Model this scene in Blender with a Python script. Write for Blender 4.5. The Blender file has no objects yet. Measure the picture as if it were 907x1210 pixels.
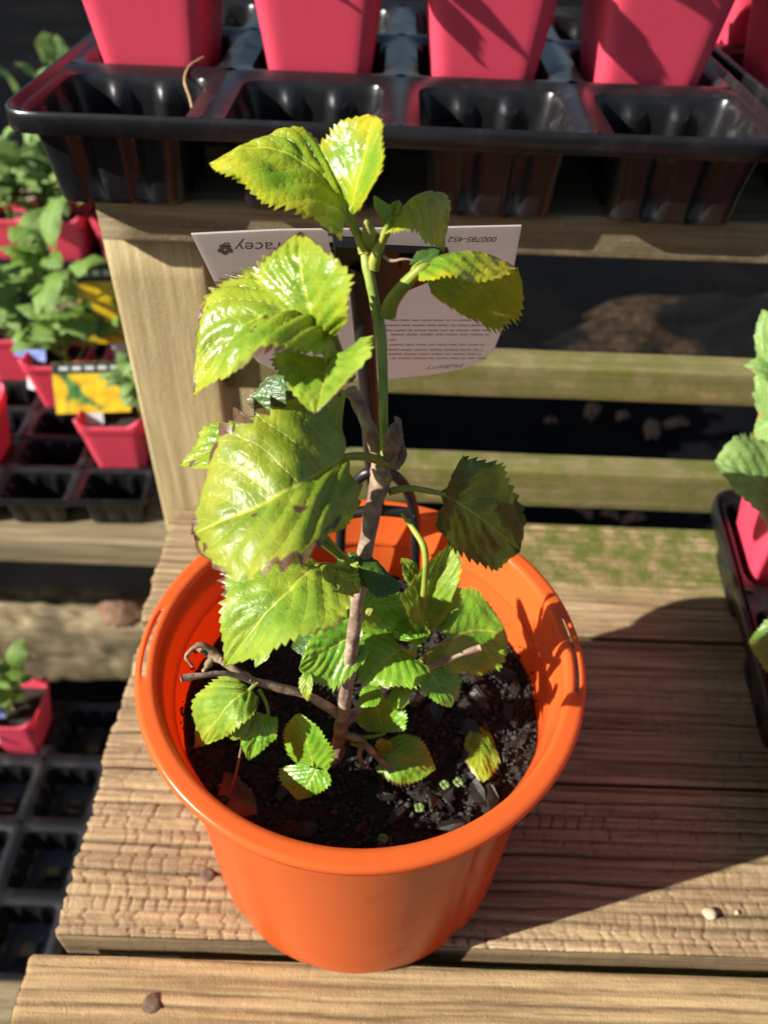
import bpy, bmesh, math, random
import numpy as np
from mathutils import Vector, Matrix

# ------------------------------------------------------------------ camera, sky, sun, exposure
scene = bpy.context.scene
col = scene.collection
W0, H0, FPX = 907.0, 1210.0, 927.15
PITCH, YAW, ROLL = math.radians(43.194), math.radians(0.396), math.radians(2.342)
CAM = np.array([4.03, -153.40, 203.94])          # millimetres, origin = centre of the orange pot's rim
FW = np.array([math.sin(YAW)*math.cos(PITCH), math.cos(YAW)*math.cos(PITCH), -math.sin(PITCH)])
_r = np.array([math.cos(YAW), -math.sin(YAW), 0.0]); _u = np.cross(_r, FW)
RT = _r*math.cos(ROLL) + _u*math.sin(ROLL)
UP = -_r*math.sin(ROLL) + _u*math.cos(ROLL)
cam_d = bpy.data.cameras.new('camera'); cam = bpy.data.objects.new('camera', cam_d); col.objects.link(cam)
cam.matrix_world = Matrix(((RT[0], UP[0], -FW[0], CAM[0]*.001), (RT[1], UP[1], -FW[1], CAM[1]*.001),
                           (RT[2], UP[2], -FW[2], CAM[2]*.001), (0, 0, 0, 1)))
cam_d.sensor_fit = 'HORIZONTAL'; cam_d.sensor_width = 36.0; cam_d.lens = FPX/W0*36.0
cam_d.clip_start = 0.01; cam_d.clip_end = 200.0
cam_d.dof.use_dof = True; cam_d.dof.focus_distance = 0.198; cam_d.dof.aperture_fstop = 20.0
scene.camera = cam

SUN_EL, SUN_AZ = math.radians(30.6), math.radians(18.0)   # light travels towards +X, turned by SUN_AZ to +Y
LDIR = Vector((math.cos(SUN_AZ)*math.cos(SUN_EL), math.sin(SUN_AZ)*math.cos(SUN_EL), -math.sin(SUN_EL)))
world = bpy.data.worlds.new('World'); scene.world = world; world.use_nodes = True
wn = world.node_tree.nodes; wl = world.node_tree.links
sky = wn.new('ShaderNodeTexSky'); sky.sky_type = 'NISHITA'; sky.sun_disc = False
sky.sun_elevation = SUN_EL
sky.sun_rotation = math.atan2(-LDIR.x, -LDIR.y)
wn['Background'].inputs['Strength'].default_value = 0.05
wl.new(sky.outputs[0], wn['Background'].inputs['Color'])
sd = bpy.data.lights.new('sun', 'SUN'); sd.energy = 5.0; sd.angle = math.radians(0.53); sd.color = (1.0, 0.95, 0.87)
sun = bpy.data.objects.new('sun', sd); col.objects.link(sun)
sun.rotation_euler = LDIR.to_track_quat('-Z', 'Y').to_euler(); sun.location = (-3, -1, 3)
vs = scene.view_settings; vs.view_transform = 'Standard'; vs.look = 'None'; vs.gamma = 1.0; vs.use_curve_mapping = False
vs.exposure = 0.92

# ------------------------------------------------------------------ helpers
def at(px, py, Y=None, z=None):
    """point of the place (mm) seen at a photo pixel, at depth Y or height z"""
    d = FW + RT*(px-W0/2)/FPX - UP*(py-H0/2)/FPX
    t = (z-CAM[2])/d[2] if z is not None else (Y-CAM[1])/d[1]
    return CAM + t*d

def tag(o, label=None, cat=None, group=None, kind=None):
    if label: o['label'] = label
    if cat: o['category'] = cat
    if group: o['group'] = group
    if kind: o['kind'] = kind
    return o

def empty(name, loc_mm=(0, 0, 0), rz=0.0):
    o = bpy.data.objects.new(name, None); col.objects.link(o)
    o.location = Vector(loc_mm)*.001; o.rotation_euler = (0, 0, rz); o.empty_display_size = .01
    return o

def mesh_data(name, V, F, mat=None, smooth=True, attrs=None, uv=None):
    """V in mm"""
    V = np.asarray(V, dtype=np.float64)*.001
    me = bpy.data.meshes.new(name)
    if isinstance(F, np.ndarray) and F.ndim == 2:
        k = F.shape[1]
        me.vertices.add(len(V)); me.vertices.foreach_set('co', V.astype(np.float32).ravel())
        me.loops.add(F.size); me.loops.foreach_set('vertex_index', F.astype(np.int32).ravel())
        me.polygons.add(len(F)); me.polygons.foreach_set('loop_start', np.arange(0, F.size, k, dtype=np.int32))
        me.update(calc_edges=True)
    else:
        me.from_pydata([tuple(v) for v in V], [], [tuple(f) for f in F]); me.update()
    me.validate()
    if smooth: me.polygons.foreach_set('use_smooth', [True]*len(me.polygons))
    if attrs:
        for k, a in attrs.items():
            at_ = me.attributes.new(k, 'FLOAT', 'POINT'); at_.data.foreach_set('value', np.asarray(a, dtype=np.float32))
    if uv is not None:
        l = me.uv_layers.new(name='UVMap'); idx = np.zeros(len(me.loops), dtype=np.int32)
        me.loops.foreach_get('vertex_index', idx)
        l.data.foreach_set('uv', np.asarray(uv, dtype=np.float32)[idx].ravel())
    if mat: me.materials.append(mat)
    return me

def obj(name, V, F, mat, parent=None, smooth=True, attrs=None, uv=None, local=False):
    """mesh object; V are place coordinates (mm) unless local"""
    V = np.asarray(V, dtype=np.float64)
    o_loc = np.zeros(3)
    if parent is not None and not local:
        p = parent
        while p is not None:
            o_loc = o_loc + np.array(p.location)*1000; p = p.parent
    me = mesh_data(name, V-o_loc, F, mat, smooth, attrs, uv)
    o = bpy.data.objects.new(name, me); col.objects.link(o); o.parent = parent
    return o

def inst(name, me, parent, mw):
    o = bpy.data.objects.new(name, me); col.objects.link(o); o.parent = parent; o.matrix_local = mw
    return o

def grid_faces(nu, nv, closed_v=False):
    i, j = np.meshgrid(np.arange(nu-1), np.arange(nv if closed_v else nv-1), indexing='ij')
    j2 = (j+1) % nv
    return np.stack([i*nv+j, (i+1)*nv+j, (i+1)*nv+j2, i*nv+j2], -1).reshape(-1, 4)

def vnoise(x, y, seed=0):
    """numpy value noise, about -1..1"""
    xi = np.floor(x).astype(np.int64); yi = np.floor(y).astype(np.int64)
    fx = x-xi; fy = y-yi; fx = fx*fx*(3-2*fx); fy = fy*fy*(3-2*fy)
    def h(a, b):
        n = (a*374761393 + b*668265263 + seed*1442695041) & 0xffffffff
        n = ((n ^ (n >> 13))*1274126177) & 0xffffffff
        n = n ^ (n >> 16)
        return (n & 0xffff)/32767.5-1
    a = h(xi, yi)*(1-fx)+h(xi+1, yi)*fx; b = h(xi, yi+1)*(1-fx)+h(xi+1, yi+1)*fx
    return a*(1-fy)+b*fy
def fbm(x, y, seed=0, o=3):
    s = 0; a = 1.0
    for k in range(o): s = s+a*vnoise(x*2**k, y*2**k, seed+k*17); a *= .5
    return s/1.75
def h1(k, seed=0):
    k = np.asarray(k).astype(np.int64)
    n = (k*374761393 + seed*668265263 + 12345) & 0xffffffff
    n = ((n ^ (n >> 13))*1274126177) & 0xffffffff
    return ((n ^ (n >> 16)) & 0xffff)/65535.0

def tube(points, radii, sides=10, bump=0.0, seed=0, sub=6, cap=True):
    """swept tube (mm) through points, Catmull-Rom"""
    P = [np.array(p, float) for p in points]; n = len(P)
    if np.isscalar(radii): radii = [radii]*n
    pts, rad = [], []
    for i in range(n-1):
        p0 = P[max(i-1, 0)]; p1 = P[i]; p2 = P[i+1]; p3 = P[min(i+2, n-1)]
        for s in range(sub):
            t = s/sub
            pts.append(.5*((2*p1)+(-p0+p2)*t+(2*p0-5*p1+4*p2-p3)*t*t+(-p0+3*p1-3*p2+p3)*t**3))
            rad.append(radii[i]*(1-t)+radii[i+1]*t)
    pts.append(P[-1]); rad.append(radii[-1]); pts = np.array(pts); rad = np.array(rad)
    T = np.gradient(pts, axis=0); T /= np.linalg.norm(T, axis=1)[:, None]+1e-9
    ref = np.array([0.3, 1, 0.1]); V = []
    a = np.linspace(0, 2*np.pi, sides, endpoint=False)
    for i in range(len(pts)):
        x = np.cross(T[i], ref); x /= np.linalg.norm(x)+1e-9; y = np.cross(T[i], x)
        r = rad[i]*(1+bump*vnoise(np.full(sides, i*.55), a*1.6+.1, seed))
        V.append(pts[i]+np.outer(np.cos(a)*r, x)+np.outer(np.sin(a)*r, y))
    V = np.concatenate(V); F = [tuple(f) for f in grid_faces(len(pts), sides, True)]
    if cap:
        k = len(V); V = np.vstack([V, pts[0]-T[0]*rad[0]*.3, pts[-1]+T[-1]*rad[-1]*.3]); m = (len(pts)-1)*sides
        F += [(k, (j+1) % sides, j) for j in range(sides)] + [(k+1, m+j, m+(j+1) % sides) for j in range(sides)]
    return V, F

def box(x0, x1, y0, y1, z0, z1, b=0.8):
    """bevelled box"""
    bm = bmesh.new(); bmesh.ops.create_cube(bm, size=1)
    for v in bm.verts:
        v.co = Vector(((x0+x1)/2+v.co.x*(x1-x0), (y0+y1)/2+v.co.y*(y1-y0), (z0+z1)/2+v.co.z*(z1-z0)))
    if b: bmesh.ops.bevel(bm, geom=bm.edges[:], offset=b, segments=2, affect='EDGES', profile=.5)
    V = [tuple(v.co) for v in bm.verts]; F = [tuple(v.index for v in f.verts) for f in bm.faces]; bm.free()
    return V, F

def join(parts):
    V, F = [], []
    for v, f in parts:
        n = len(V); V += [tuple(p) for p in v]; F += [tuple(int(i)+n for i in q) for q in f]
    return V, F

# ------------------------------------------------------------------ materials
class NT:
    def __init__(s, name):
        s.m = bpy.data.materials.new(name); s.m.use_nodes = True; s.t = s.m.node_tree; s.b = s.t.nodes['Principled BSDF']; s.out = s.t.nodes['Material Output']
    def n(s, typ, **kw):
        nd = s.t.nodes.new('ShaderNode'+typ)
        for k, v in kw.items():
            if k in nd.inputs: s.set(nd.inputs[k], v)
            else: setattr(nd, k, v)
        return nd
    def set(s, inp, v):
        if hasattr(v, 'is_linked') or isinstance(v, bpy.types.NodeSocket): s.t.links.new(v, inp)
        else: inp.default_value = v
    def math(s, op, a, b=0.0, c=0.0, clamp=False):
        nd = s.t.nodes.new('ShaderNodeMath'); nd.operation = op; nd.use_clamp = clamp
        s.set(nd.inputs[0], a); s.set(nd.inputs[1], b); s.set(nd.inputs[2], c); return nd.outputs[0]
    def ramp(s, f, a, b, smooth=True):
        nd = s.t.nodes.new('ShaderNodeMapRange'); nd.interpolation_type = 'SMOOTHSTEP' if smooth else 'LINEAR'
        s.set(nd.inputs[0], f); s.set(nd.inputs[1], a); s.set(nd.inputs[2], b); return nd.outputs[0]
    def mix(s, f, a, b, blend='MIX'):
        nd = s.t.nodes.new('ShaderNodeMix'); nd.data_type = 'RGBA'; nd.blend_type = blend
        s.set(nd.inputs[0], f); s.set(nd.inputs[6], a if not isinstance(a, tuple) else (*a[:3], 1)); s.set(nd.inputs[7], b if not isinstance(b, tuple) else (*b[:3], 1))
        return nd.outputs[2]
    def noise(s, scale, detail=4, rough=.55, vec=None, dist=0):
        nd = s.t.nodes.new('ShaderNodeTexNoise'); nd.inputs['Scale'].default_value = scale; nd.inputs['Detail'].default_value = detail
        nd.inputs['Roughness'].default_value = rough; nd.inputs['Distortion'].default_value = dist
        if vec is not None: s.t.links.new(vec, nd.inputs['Vector'])
        return nd.outputs[0]
    def coords(s, which='Object', scale=(1, 1, 1), rnd=True):
        tc = s.t.nodes.new('ShaderNodeTexCoord'); mp = s.t.nodes.new('ShaderNodeMapping'); mp.inputs['Scale'].default_value = scale
        s.t.links.new(tc.outputs[which], mp.inputs['Vector'])
        return mp.outputs[0]
    def attr(s, name):
        nd = s.t.nodes.new('ShaderNodeAttribute'); nd.attribute_name = name; return nd.outputs['Fac']
    def objrand(s):
        return s.t.nodes.new('ShaderNodeObjectInfo').outputs['Random']
    def bump(s, h, dist=.0005, strength=1.0):
        nd = s.t.nodes.new('ShaderNodeBump'); nd.inputs['Strength'].default_value = strength; nd.inputs['Distance'].default_value = dist
        s.t.links.new(h, nd.inputs['Height']); s.t.links.new(nd.outputs[0], s.b.inputs['Normal']); return nd
    def p(s, **kw):
        for k, v in kw.items():
            k = k.replace('_', ' ')
            s.set(s.b.inputs[k], v if not (isinstance(v, tuple) and len(v) == 3) else (*v, 1))
    def translucent(s, colr, fac):
        tr = s.t.nodes.new('ShaderNodeBsdfTranslucent'); mx = s.t.nodes.new('ShaderNodeMixShader')
        s.set(tr.inputs[0], colr if not isinstance(colr, tuple) else (*colr, 1)); s.set(mx.inputs[0], fac)
        s.t.links.new(s.b.outputs[0], mx.inputs[1]); s.t.links.new(tr.outputs[0], mx.inputs[2]); s.t.links.new(mx.outputs[0], s.out.inputs[0])

def plastic(name, c, rough=.35, transl=None, tf=.2, dirt=.25, dirtc=(.05, .04, .03), spec=.5, dust=None):
    n = NT(name); v = n.coords('Object')
    d = n.ramp(n.noise(38, 6, .65, v), .52, .78)
    fine = n.noise(420, 3, .6, v)
    c1 = n.mix(n.math('MULTIPLY', d, dirt), c, dirtc)
    c1 = n.mix(n.math('MULTIPLY', n.ramp(fine, .66, .74), .35*dirt), c1, dirtc)
    if dust: c1 = n.mix(n.math('MULTIPLY', n.ramp(n.noise(55, 7, .7, v), .5, .8), dust), c1, (.32, .29, .25))
    n.p(Base_Color=c1, Roughness=n.math('MULTIPLY_ADD', d, .25, rough)); n.b.inputs['Specular IOR Level'].default_value = spec
    n.bump(n.math('ADD', n.noise(900, 3, .6, v), n.math('MULTIPLY', n.noise(90, 2, .5, v), 2.0)), .00006, .6)
    if transl: n.translucent(transl, tf)
    return n.m

M = {}
M['orange'] = plastic('orange_plastic', (.80, .175, .035), .22, (1.0, .20, .02), .42, .22, (.25, .06, .025))
M['pink'] = plastic('pink_plastic', (.86, .085, .15), .40, (.95, .06, .11), .25, .10, (.3, .03, .04))
M['black'] = plastic('black_plastic', (.009, .009, .010), .30, None, 0, .3, (.035, .03, .03), .5, .09)
M['stake'] = plastic('black_stake_plastic', (.012, .012, .014), .33, None, 0, .2, (.04, .035, .03), .5, .06)

def wood(name, c_light, c_dark, c_dirt, grain=1.0, mosscol=(.10, .12, .02), axis=0):
    n = NT(name); v = n.coords('Object', (9, 230, 230) if axis == 0 else (230, 230, 9)); v2 = n.coords('Object', (3, 40, 40) if axis == 0 else (60, 60, 3)); v3 = n.coords('Object')
    g = n.noise(1.0, 6, .65, v, .6); g2 = n.noise(1.0, 4, .6, v2, .4)
    blot = n.noise(28, 5, .6, v3)
    c = n.mix(n.ramp(g, .3, .72), c_dark, c_light)
    c = n.mix(n.math('MULTIPLY', n.ramp(g2, .42, .7), .55), c, c_dark)
    c = n.mix(n.math('MULTIPLY', n.ramp(blot, .45, .75), .45), c, tuple(x*.62 for x in c_light))
    fl = n.noise(350, 4, .7, v3)
    v4 = n.coords('Object', (16, 900, 900) if axis == 0 else (900, 900, 16)); fib = n.noise(1.0, 4, .65, v4, .3)
    c = n.mix(n.math('MULTIPLY', n.ramp(fib, .52, .70), .55), c, tuple(x*.55 for x in c_dark))
    c = n.mix(n.math('MULTIPLY', n.ramp(fib, .46, .30), .35), c, tuple(min(.7, x*1.25) for x in c_light))
    c = n.mix(n.math('MULTIPLY', n.ramp(fl, .58, .75), .35), c, tuple(min(.75, x*1.35+.03) for x in c_light))
    c = n.mix(n.math('MULTIPLY', n.attr('dirt'), .93, clamp=True), c, c_dirt)
    mo = n.math('MULTIPLY', n.attr('moss'), n.ramp(n.noise(70, 5, .7, v3), .3, .62), clamp=True)
    c = n.mix(mo, c, mosscol)
    n.p(Base_Color=c, Roughness=.82); n.b.inputs['Specular IOR Level'].default_value = .25
    n.bump(n.math('ADD', n.math('MULTIPLY', g, 1.4*grain), n.math('ADD', n.math('MULTIPLY', fl, .8), n.noise(1400, 2, .6, v3))), .00035, .8)
    return n.m
M['deck'] = wood('weathered_decking', (.53, .385, .21), (.215, .14, .073), (.016, .015, .010))
M['deck_new'] = wood('weathered_pine', (.50, .355, .175), (.23, .145, .065), (.05, .03, .02))
M['post'] = wood('treated_pine_post', (.62, .50, .27), (.40, .31, .145), (.12, .09, .05), .5, axis=2)
M['old'] = wood('old_grey_timber', (.36, .29, .17), (.16, .12, .065), (.05, .04, .025), 1.6, (.07, .06, .03))
M['mossy'] = wood('mossy_pine', (.30, .25, .12), (.17, .14, .06), (.05, .045, .02), .7, (.115, .125, .022))

def leaf_mat(name, green, deep, yellow, yel=.5, brown=.3, gloss=.3, tf=.27):
    """uv: x along the midrib, y signed distance from it mapped to 0..1"""
    n = NT(name); tc = n.t.nodes.new('ShaderNodeTexCoord'); sp = n.t.nodes.new('ShaderNodeSeparateXYZ'); n.t.links.new(tc.outputs['UV'], sp.inputs[0])
    u = sp.outputs[0]; s = n.math('MULTIPLY_ADD', sp.outputs[1], 2.0, -1.0); a = n.math('ABSOLUTE', s)
    ov = n.coords('Object')
    wob = n.math('MULTIPLY_ADD', n.noise(60, 2, .5, ov), .10, -.05)
    ph = n.math('MULTIPLY', n.math('SUBTRACT', n.math('ADD', u, wob), n.math('MULTIPLY', a, .42)), 6.0)
    fr = n.math('ABSOLUTE', n.math('SUBTRACT', n.math('FRACT', ph), .5))       # .5 on the vein, 0 between
    vein = n.ramp(fr, .452, .494)
    vein = n.math('MULTIPLY', vein, n.math('SUBTRACT', 1.0, n.math('MULTIPLY', a, .55)))
    mid = n.ramp(a, .045, .008)
    vein = n.math('MAXIMUM', vein, mid)
    vo = n.n('TexVoronoi', feature='DISTANCE_TO_EDGE'); vo.inputs['Scale'].default_value = 430; n.t.links.new(ov, vo.inputs['Vector'])
    net = n.ramp(vo.outputs['Distance'], .14, .0)
    big = n.noise(45, 4, .6, ov); edge = n.ramp(a, .55, 1.0)
    tip = n.ramp(u, .55, 1.0)
    yf = n.math('MULTIPLY', n.math('ADD', n.math('MULTIPLY', n.math('MAXIMUM', edge, tip), .8), n.ramp(big, .42, .72)), yel, clamp=True)
    c = n.mix(n.ramp(n.noise(90, 5, .65, ov), .38, .62), deep, green)
    c = n.mix(yf, c, yellow)
    c = n.mix(n.math('MULTIPLY', n.math('MAXIMUM', vein, n.math('MULTIPLY', net, .10)), .60), c, tuple(min(.6, x*1.5+.03) for x in yellow))
    # scorched margins and spots
    bn = n.noise(85, 4, .6, ov)
    em = n.math('ADD', n.math('MULTIPLY', n.math('MAXIMUM', n.ramp(a, .78, 1.02), n.ramp(u, .9, 1.01)), .48), n.math('MULTIPLY', bn, .62))
    gate = n.ramp(n.noise(34, 3, .55, ov), .60-.12*brown, .66-.12*brown)
    br = n.math('MULTIPLY', n.math('MULTIPLY', n.ramp(em, .66-.14*brown, .72-.14*brown), gate), 1.0 if brown > 0 else 0.0)
    spot = n.math('MULTIPLY', n.ramp(n.noise(170, 2, .5, ov), .76-.05*brown, .80-.05*brown), min(1, brown*2))
    br = n.math('MAXIMUM', br, spot)
    c = n.mix(br, c, (.10, .05, .025))
    n.p(Base_Color=c, Roughness=n.math('MULTIPLY_ADD', n.noise(150, 3, .6, ov), .18, gloss-.08))
    n.b.inputs['Specular IOR Level'].default_value = .55
    hgt = n.math('ADD', n.math('MULTIPLY', vein, -.7), n.math('ADD', n.math('MULTIPLY', net, -.2), n.math('MULTIPLY', n.noise(240, 3, .6, ov), .9)))
    n.bump(hgt, .00035, .7)
    tcol = n.mix(.5, c, tuple(x for x in yellow)); tcol = n.mix(br, tcol, (.06, .03, .01))
    n.translucent(tcol, n.math('MULTIPLY', n.math('SUBTRACT', 1.0, br), tf))
    return n.m
G1, G2, YL = (.16, .29, .018), (.075, .18, .012), (.42, .40, .018)
M['leaf_top'] = leaf_mat('leaf_yellow_margin', (.24, .39, .02), (.15, .31, .016), (.58, .48, .02), .62, .30, .27)
M['leaf_scorch'] = leaf_mat('leaf_yellowing_scorched', (.24, .37, .022), (.15, .285, .016), (.46, .46, .03), .55, .95, .27)
M['leaf_big'] = leaf_mat('leaf_mature', (.205, .315, .022), (.115, .215, .014), (.40, .39, .04), .5, 1.15, .37)
M['leaf_mid'] = leaf_mat('leaf_bright', (.22, .355, .026), (.13, .26, .017), (.40, .45, .04), .45, .45, .42)
M['leaf_low'] = leaf_mat('leaf_fresh', (.18, .42, .025), (.11, .31, .018), (.38, .52, .05), .30, .25, .28)
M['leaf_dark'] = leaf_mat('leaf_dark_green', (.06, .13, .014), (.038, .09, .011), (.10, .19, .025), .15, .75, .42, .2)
M['leaf_seed'] = leaf_mat('seedling_leaf', (.18, .34, .045), (.10, .23, .028), (.34, .44, .09), .25, .0, .45)
M['leaf_pale'] = leaf_mat('pale_seedling_leaf', (.22, .37, .09), (.14, .28, .06), (.36, .46, .16), .3, .0, .5)

def simple(name, c1, c2, sc=60, rough=.7, bump=.0004, bs=300, tf=0, spec=.4):
    n = NT(name); v = n.coords('Object'); f = n.noise(sc, 5, .6, v)
    c = n.mix(n.ramp(f, .35, .68), c1, c2); n.p(Base_Color=c, Roughness=rough); n.b.inputs['Specular IOR Level'].default_value = spec
    n.bump(n.noise(bs, 5, .65, v), bump, .8)
    if tf: n.translucent(c, tf)
    return n.m
M['nail'] = simple('rusty_steel', (.10, .065, .045), (.20, .135, .095), 300, .85, .0006, 700, 0, .2)
M['bark'] = simple('stem_bark', (.19, .125, .085), (.46, .33, .225), 190, .75, .0007, 420)
M['shoot'] = simple('green_shoot', (.20, .31, .05), (.36, .44, .09), 120, .42, .0002, 500, .1)
M['petiole'] = simple('petiole_skin', (.24, .32, .04), (.40, .40, .06), 120, .45, .0002, 500, .2)
M['dry'] = simple('dry_plant', (.17, .10, .06), (.36, .25, .15), 150, .8, .0006, 400)
M['bud'] = simple('bud_scales', (.22, .25, .04), (.36, .30, .08), 150, .55, .0005, 500, .1)
M['soil'] = simple('potting_soil', (.012, .009, .007), (.035, .027, .02), 220, .9, .002, 260)
M['gran'] = simple('soil_crumbs', (.012, .011, .011), (.036, .033, .030), 160, .5, .0008, 700)
M['chip'] = simple('bark_chips', (.009, .007, .006), (.034, .027, .022), 120, .5, .001, 320)
M['rust_leaf'] = simple('dead_leaf', (.10, .045, .022), (.25, .13, .07), 110, .7, .0008, 300, .15)
M['mulch'] = simple('bark_mulch', (.04, .024, .014), (.13, .08, .045), 24, .9, .01, 55)
def shadowed_mulch_mat():
    n = NT('bark_mulch_painted_shadows'); v = n.coords('Object'); f = n.noise(30, 6, .7, v); p = n.noise(3.1, 5, .6, v)
    c = n.mix(n.ramp(f, .35, .68), (.012, .008, .005), (.07, .044, .025)); c = n.mix(n.ramp(p, .44, .54), c, (.006, .006, .006))  # black noise patches paint shadows over the brown of sunlit ground
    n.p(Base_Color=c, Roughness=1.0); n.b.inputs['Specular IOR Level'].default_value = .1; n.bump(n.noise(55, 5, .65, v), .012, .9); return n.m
M['mulch'] = shadowed_mulch_mat()
M['stone'] = simple('pale_stone', (.42, .34, .22), (.6, .5, .36), 200, .8, .0006, 400)
M['string'] = simple('dry_grass', (.35, .22, .10), (.55, .38, .18), 200, .7, .0003, 500)

def shaded_weedmat():
    n = NT('weed_mat_painted_shade'); v = n.coords('Object', (1, 1, 1)); w = n.n('TexWave'); w.inputs['Scale'].default_value = 120; n.t.links.new(v, w.inputs['Vector'])
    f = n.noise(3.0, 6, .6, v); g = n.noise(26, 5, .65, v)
    c = n.mix(n.ramp(f, .45, .75), (.003, .0035, .0045), (.010, .009, .008)); c = n.mix(n.math('MULTIPLY', n.ramp(g, .64, .78), .5), c, (.03, .022, .014))  # near-black tones put the shade behind the staging into the ground colour
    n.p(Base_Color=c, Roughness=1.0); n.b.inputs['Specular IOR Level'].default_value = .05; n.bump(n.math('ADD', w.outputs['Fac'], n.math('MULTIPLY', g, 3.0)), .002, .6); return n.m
M['shaded_weedmat'] = shaded_weedmat()

def card_mat():
    n = NT('label_card'); v = n.coords('Object'); f = n.noise(50, 4, .6, v)
    n.p(Base_Color=n.mix(n.ramp(f, .3, .7), (.76, .69, .66), (.82, .75, .72)), Roughness=.38); n.bump(n.noise(300, 3, .6, v), .00005, .5)
    n.translucent((.90, .82, .78), .48); return n.m
M['card'] = card_mat()
M['ink'] = simple('grey_ink', (.10, .085, .085), (.14, .12, .12), 300, .5, .00001, 300)
M['ink_faint'] = simple('faint_grey_ink', (.55, .50, .48), (.60, .55, .53), 300, .5, .00001, 300)
M['ink_light'] = simple('pale_grey_ink', (.22, .18, .175), (.27, .23, .22), 300, .5, .00001, 300)
M['ink_green'] = simple('green_ink', (.12, .24, .12), (.16, .30, .15), 300, .5, .00001, 300)

def flower_print():
    n = NT('printed_yellow_flowers'); v = n.coords('Object'); vo = n.n('TexVoronoi'); vo.inputs['Scale'].default_value = 38; n.t.links.new(v, vo.inputs['Vector'])
    f = n.ramp(vo.outputs['Distance'], .78, .62); g = n.noise(90, 4, .6, v)
    bgc = n.mix(n.ramp(g, .4, .6), (.02, .10, .02), (.10, .26, .06)); fl = n.mix(n.ramp(g, .35, .65), (.62, .36, .01), (.80, .56, .015))
    n.p(Base_Color=n.mix(f, bgc, fl), Roughness=.35); return n.m
M['print'] = flower_print()
M['print_dark'] = simple('dark_tag_print', (.02, .022, .02), (.04, .05, .04), 100, .35, .00002, 200)
M['print_white'] = simple('white_tag_print', (.55, .56, .55), (.65, .66, .65), 100, .35, .00002, 200)
M['print_blue'] = simple('blue_tag_print', (.10, .16, .42), (.30, .36, .62), 60, .35, .00002, 200)

BZ = -120.0       # bench top
# ------------------------------------------------------------------ ground
GZ = -850.0
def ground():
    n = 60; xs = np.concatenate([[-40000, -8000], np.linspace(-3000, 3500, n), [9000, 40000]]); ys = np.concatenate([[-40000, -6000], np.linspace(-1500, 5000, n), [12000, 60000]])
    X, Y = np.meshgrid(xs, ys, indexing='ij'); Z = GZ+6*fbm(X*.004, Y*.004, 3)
    o = obj('ground', np.stack([X, Y, Z], -1).reshape(-1, 3), grid_faces(len(xs), len(ys)), M['shaded_weedmat']); tag(o, kind='structure')
ground()

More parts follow.
